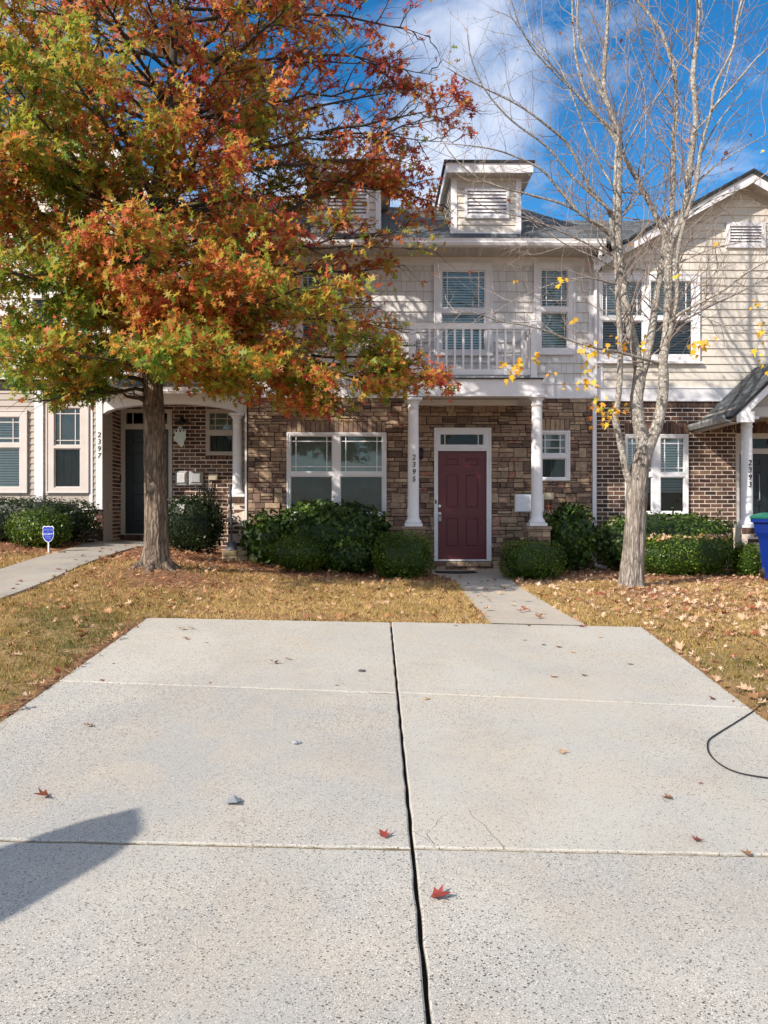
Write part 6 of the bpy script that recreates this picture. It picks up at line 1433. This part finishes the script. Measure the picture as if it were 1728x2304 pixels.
# straw / mulch slivers in beds and bare patches
x, y = scatter(130000, -9, 9, 3, 14, lambda x, y: soil_amount(x, y)); n = len(x)
z = G(x, y) + rng.uniform(.0, .02, n); a = rng.uniform(0, math.pi, n); L_ = rng.uniform(.02, .06, n); w = rng.uniform(.002, .005, n); dx_, dy_ = np.cos(a) * L_, np.sin(a) * L_
P = np.stack([np.stack([x - dx_ - dy_ * .1, y - dy_, z], -1), np.stack([x - dx_ + w, y - dy_ + w, z + .002], -1), np.stack([x + dx_, y + dy_, z + rng.uniform(0, .02, n)], -1)], 1)
ms_ = np_mesh('mulch', P.reshape(-1, 3), np.arange(3 * n), 3, litter, None, np.clip(rng.normal(.25, .18, n), 0, 1)); tag(ms_, kind='stuff')

# individual fallen leaves
leaf_me = {}
def leaf_var(k, poly, fold, curl):
    T = tmpl(poly, fold, curl); T[:, 1] -= .5; me = bpy.data.meshes.new('fallen_leaf'); me.from_pydata([tuple(p) for p in T], [], [tuple(range(len(T)))]); me.update(); return me
cols = {'red-brown': (.26, .07, .035), 'tan': (.50, .34, .21), 'brown': (.26, .13, .06), 'red': (.25, .045, .035), 'yellow': (.75, .5, .04)}
lm = {k: M('fallen_leaf_' + k.replace('-', '_'), v, .6, .25, 40, 0, transl=.12) for k, v in cols.items()}
base_leaf = {}
for c in cols:
    for v, (po, fo, cu) in enumerate(((OAK, .7, -.35), (MAPLE, .9, -.5), (OAK, -.5, .45))):
        me = leaf_var(v, po, fo, cu); me.materials.append(lm[c]); base_leaf[(c, v)] = me
def drop(px, py, c, size, label, group, on='drive', tilt=.13):
    p = onplane(px, py) if on == 'drive' else onground(px, py); lift = .014 if on == 'drive' else .03
    me = base_leaf[(c, random.randrange(3))]; o = bpy.data.objects.new('fallen_leaf', me); COL.objects.link(o)
    o.location = (p.x, p.y, (drive_z(p.x, p.y) if on == 'drive' else g(p.x, p.y)) + lift - .006); o.scale = (size, size, size * (.55 if on == 'drive' else .8)); o.rotation_euler = (random.uniform(-tilt, tilt), random.uniform(-tilt, tilt), random.uniform(0, 6.28))
    tag(o, label, 'leaf', group)
GL = 'fallen leaves scattered over the concrete driveway'
drop(992, 2024, 'red', .085, 'curled red leaf nearest the camera just right of the middle joint', GL)
drop(93, 1797, 'red-brown', .085, 'orange-brown leaf on the left slab above the dark shadow', GL)
drop(199, 1636, 'brown', .075, 'brown cupped leaf near the left edge of the driveway', GL)
drop(861, 1883, 'red', .06, 'small red leaf just left of where the two joints cross', GL)
drop(1568, 1895, 'red', .075, 'red leaf on the right slab just above the nearest cross joint', GL)
drop(1500, 1801, 'brown', .065, 'dark brown leaf on the right slab inside the curve of the cable', GL)
drop(1722, 1800, 'red', .06, 'red leaf cut by the right edge above the cross joint', GL)
drop(236, 1531, 'red-brown', .085, 'red-brown leaf lying on the left end of the far cross joint', GL)
drop(473, 1539, 'red', .10, 'red leaf lying on the middle of the far left cross joint', GL)
drop(1265, 1696, 'tan', .08, 'pale tan crumpled leaf in the middle of the right slab', GL)
drop(1346, 1553, 'tan', .09, 'splayed tan leaf above the far right cross joint', GL)
for (a, b, c, s_) in [(615, 1494, 'red-brown', .09), (647, 1485, 'red-brown', .07), (410, 1418, 'brown', .07), (428, 1416, 'tan', .06), (419, 1439, 'brown', .06), (466, 1446, 'tan', .05), (758, 1541, 'tan', .07), (1110, 1480, 'red-brown', .10), (1050, 1488, 'red', .06), (1222, 1453, 'red', .07), (1257, 1458, 'red-brown', .08), (1120, 1420, 'red', .06), (1312, 1523, 'brown', .07), (1246, 1526, 'tan', .06), (1418, 1497, 'tan', .07), (1414, 1451, 'tan', .06), (1310, 1412, 'red', .08), (1600, 1576, 'red', .07), (1640, 1578, 'red-brown', .09), (1712, 1640, 'red-brown', .08), (1677, 1926, 'brown', .05), (1576, 1766, 'red', .03), (255, 1493, 'brown', .04), (1287, 1470, 'tan', .05), (1350, 1436, 'tan', .05), (1190, 1410, 'red', .06), (1025, 1410, 'red-brown', .05), (1180, 1442, 'tan', .05), (985, 1660, 'tan', .03)]:
    drop(a, b, c, s_, f'small {c} fallen leaf lying flat on the pale concrete driveway', GL)
rr_ = random.Random(5)
def quad_pts(n, poly, rnd):
    out = []
    while len(out) < n:
        a, b = rnd.uniform(min(p[0] for p in poly), max(p[0] for p in poly)), rnd.uniform(min(p[1] for p in poly), max(p[1] for p in poly))
        if bool(inpoly(np.array([a]), np.array([b]), [Vector((q[0], q[1], 0)) for q in poly])[0]): out.append((a, b))
    return out
for i, (a, b) in enumerate(quad_pts(46, [(990, 1296), (1140, 1296), (1200, 1345), (1290, 1400), (1120, 1400), (1060, 1345)], rr_)):
    if b > 1345 and i % 2: continue
    c = rr_.choice(['brown', 'red-brown', 'tan', 'red-brown']); drop(a, b, c, rr_.uniform(.06, .10), f'{c} fallen leaf on the front walk near the burgundy door', 'fallen leaves on the front walk', 'g')
for (a, b) in quad_pts(14, [(30, 1320), (230, 1236), (300, 1226), (160, 1275), (20, 1340)], rr_): drop(a, b, 'red-brown', .07, 'red-brown fallen leaf on the grey walk left of the oak', 'fallen leaves on the left walk', 'g')
for (a, b) in quad_pts(110, [(1340, 1330), (1728, 1320), (1728, 1440), (1560, 1440), (1470, 1400), (1330, 1380)], rr_):
    c = rr_.choice(['tan', 'tan', 'tan', 'red-brown']); drop(a, b, c, rr_.uniform(.075, .105), f'large {c} curled leaf on the right lawn beside the pale tree', 'large fallen leaves on the right lawn', 'g', .5)
for (a, b) in quad_pts(40, [(720, 1310), (1000, 1310), (1090, 1395), (700, 1395)], rr_):
    drop(a, b, 'tan', rr_.uniform(.07, .10), 'tan curled leaf on the straw-coloured lawn in front of the window shrubs', 'fallen leaves on the middle lawn', 'g', .5)
for (a, b) in quad_pts(36, [(0, 1420), (300, 1300), (420, 1330), (290, 1430), (0, 1600)], rr_):
    c = rr_.choice(['brown', 'red-brown', 'tan']); drop(a, b, c, rr_.uniform(.06, .09), f'{c} fallen leaf on the green and straw lawn left of the driveway', 'fallen leaves on the left lawn', 'g', .5)
for (a, b) in quad_pts(26, [(1500, 1450), (1728, 1450), (1728, 1600), (1660, 1580)], rr_):
    c = rr_.choice(['brown', 'red-brown', 'tan']); drop(a, b, c, rr_.uniform(.06, .10), f'{c} fallen leaf on the grass strip right of the driveway', 'fallen leaves right of the driveway', 'g', .5)
drop(995, 1387, 'yellow', .08, 'single bright yellow leaf on the lawn just left of the front walk', 'fallen leaves on the middle lawn', 'g')
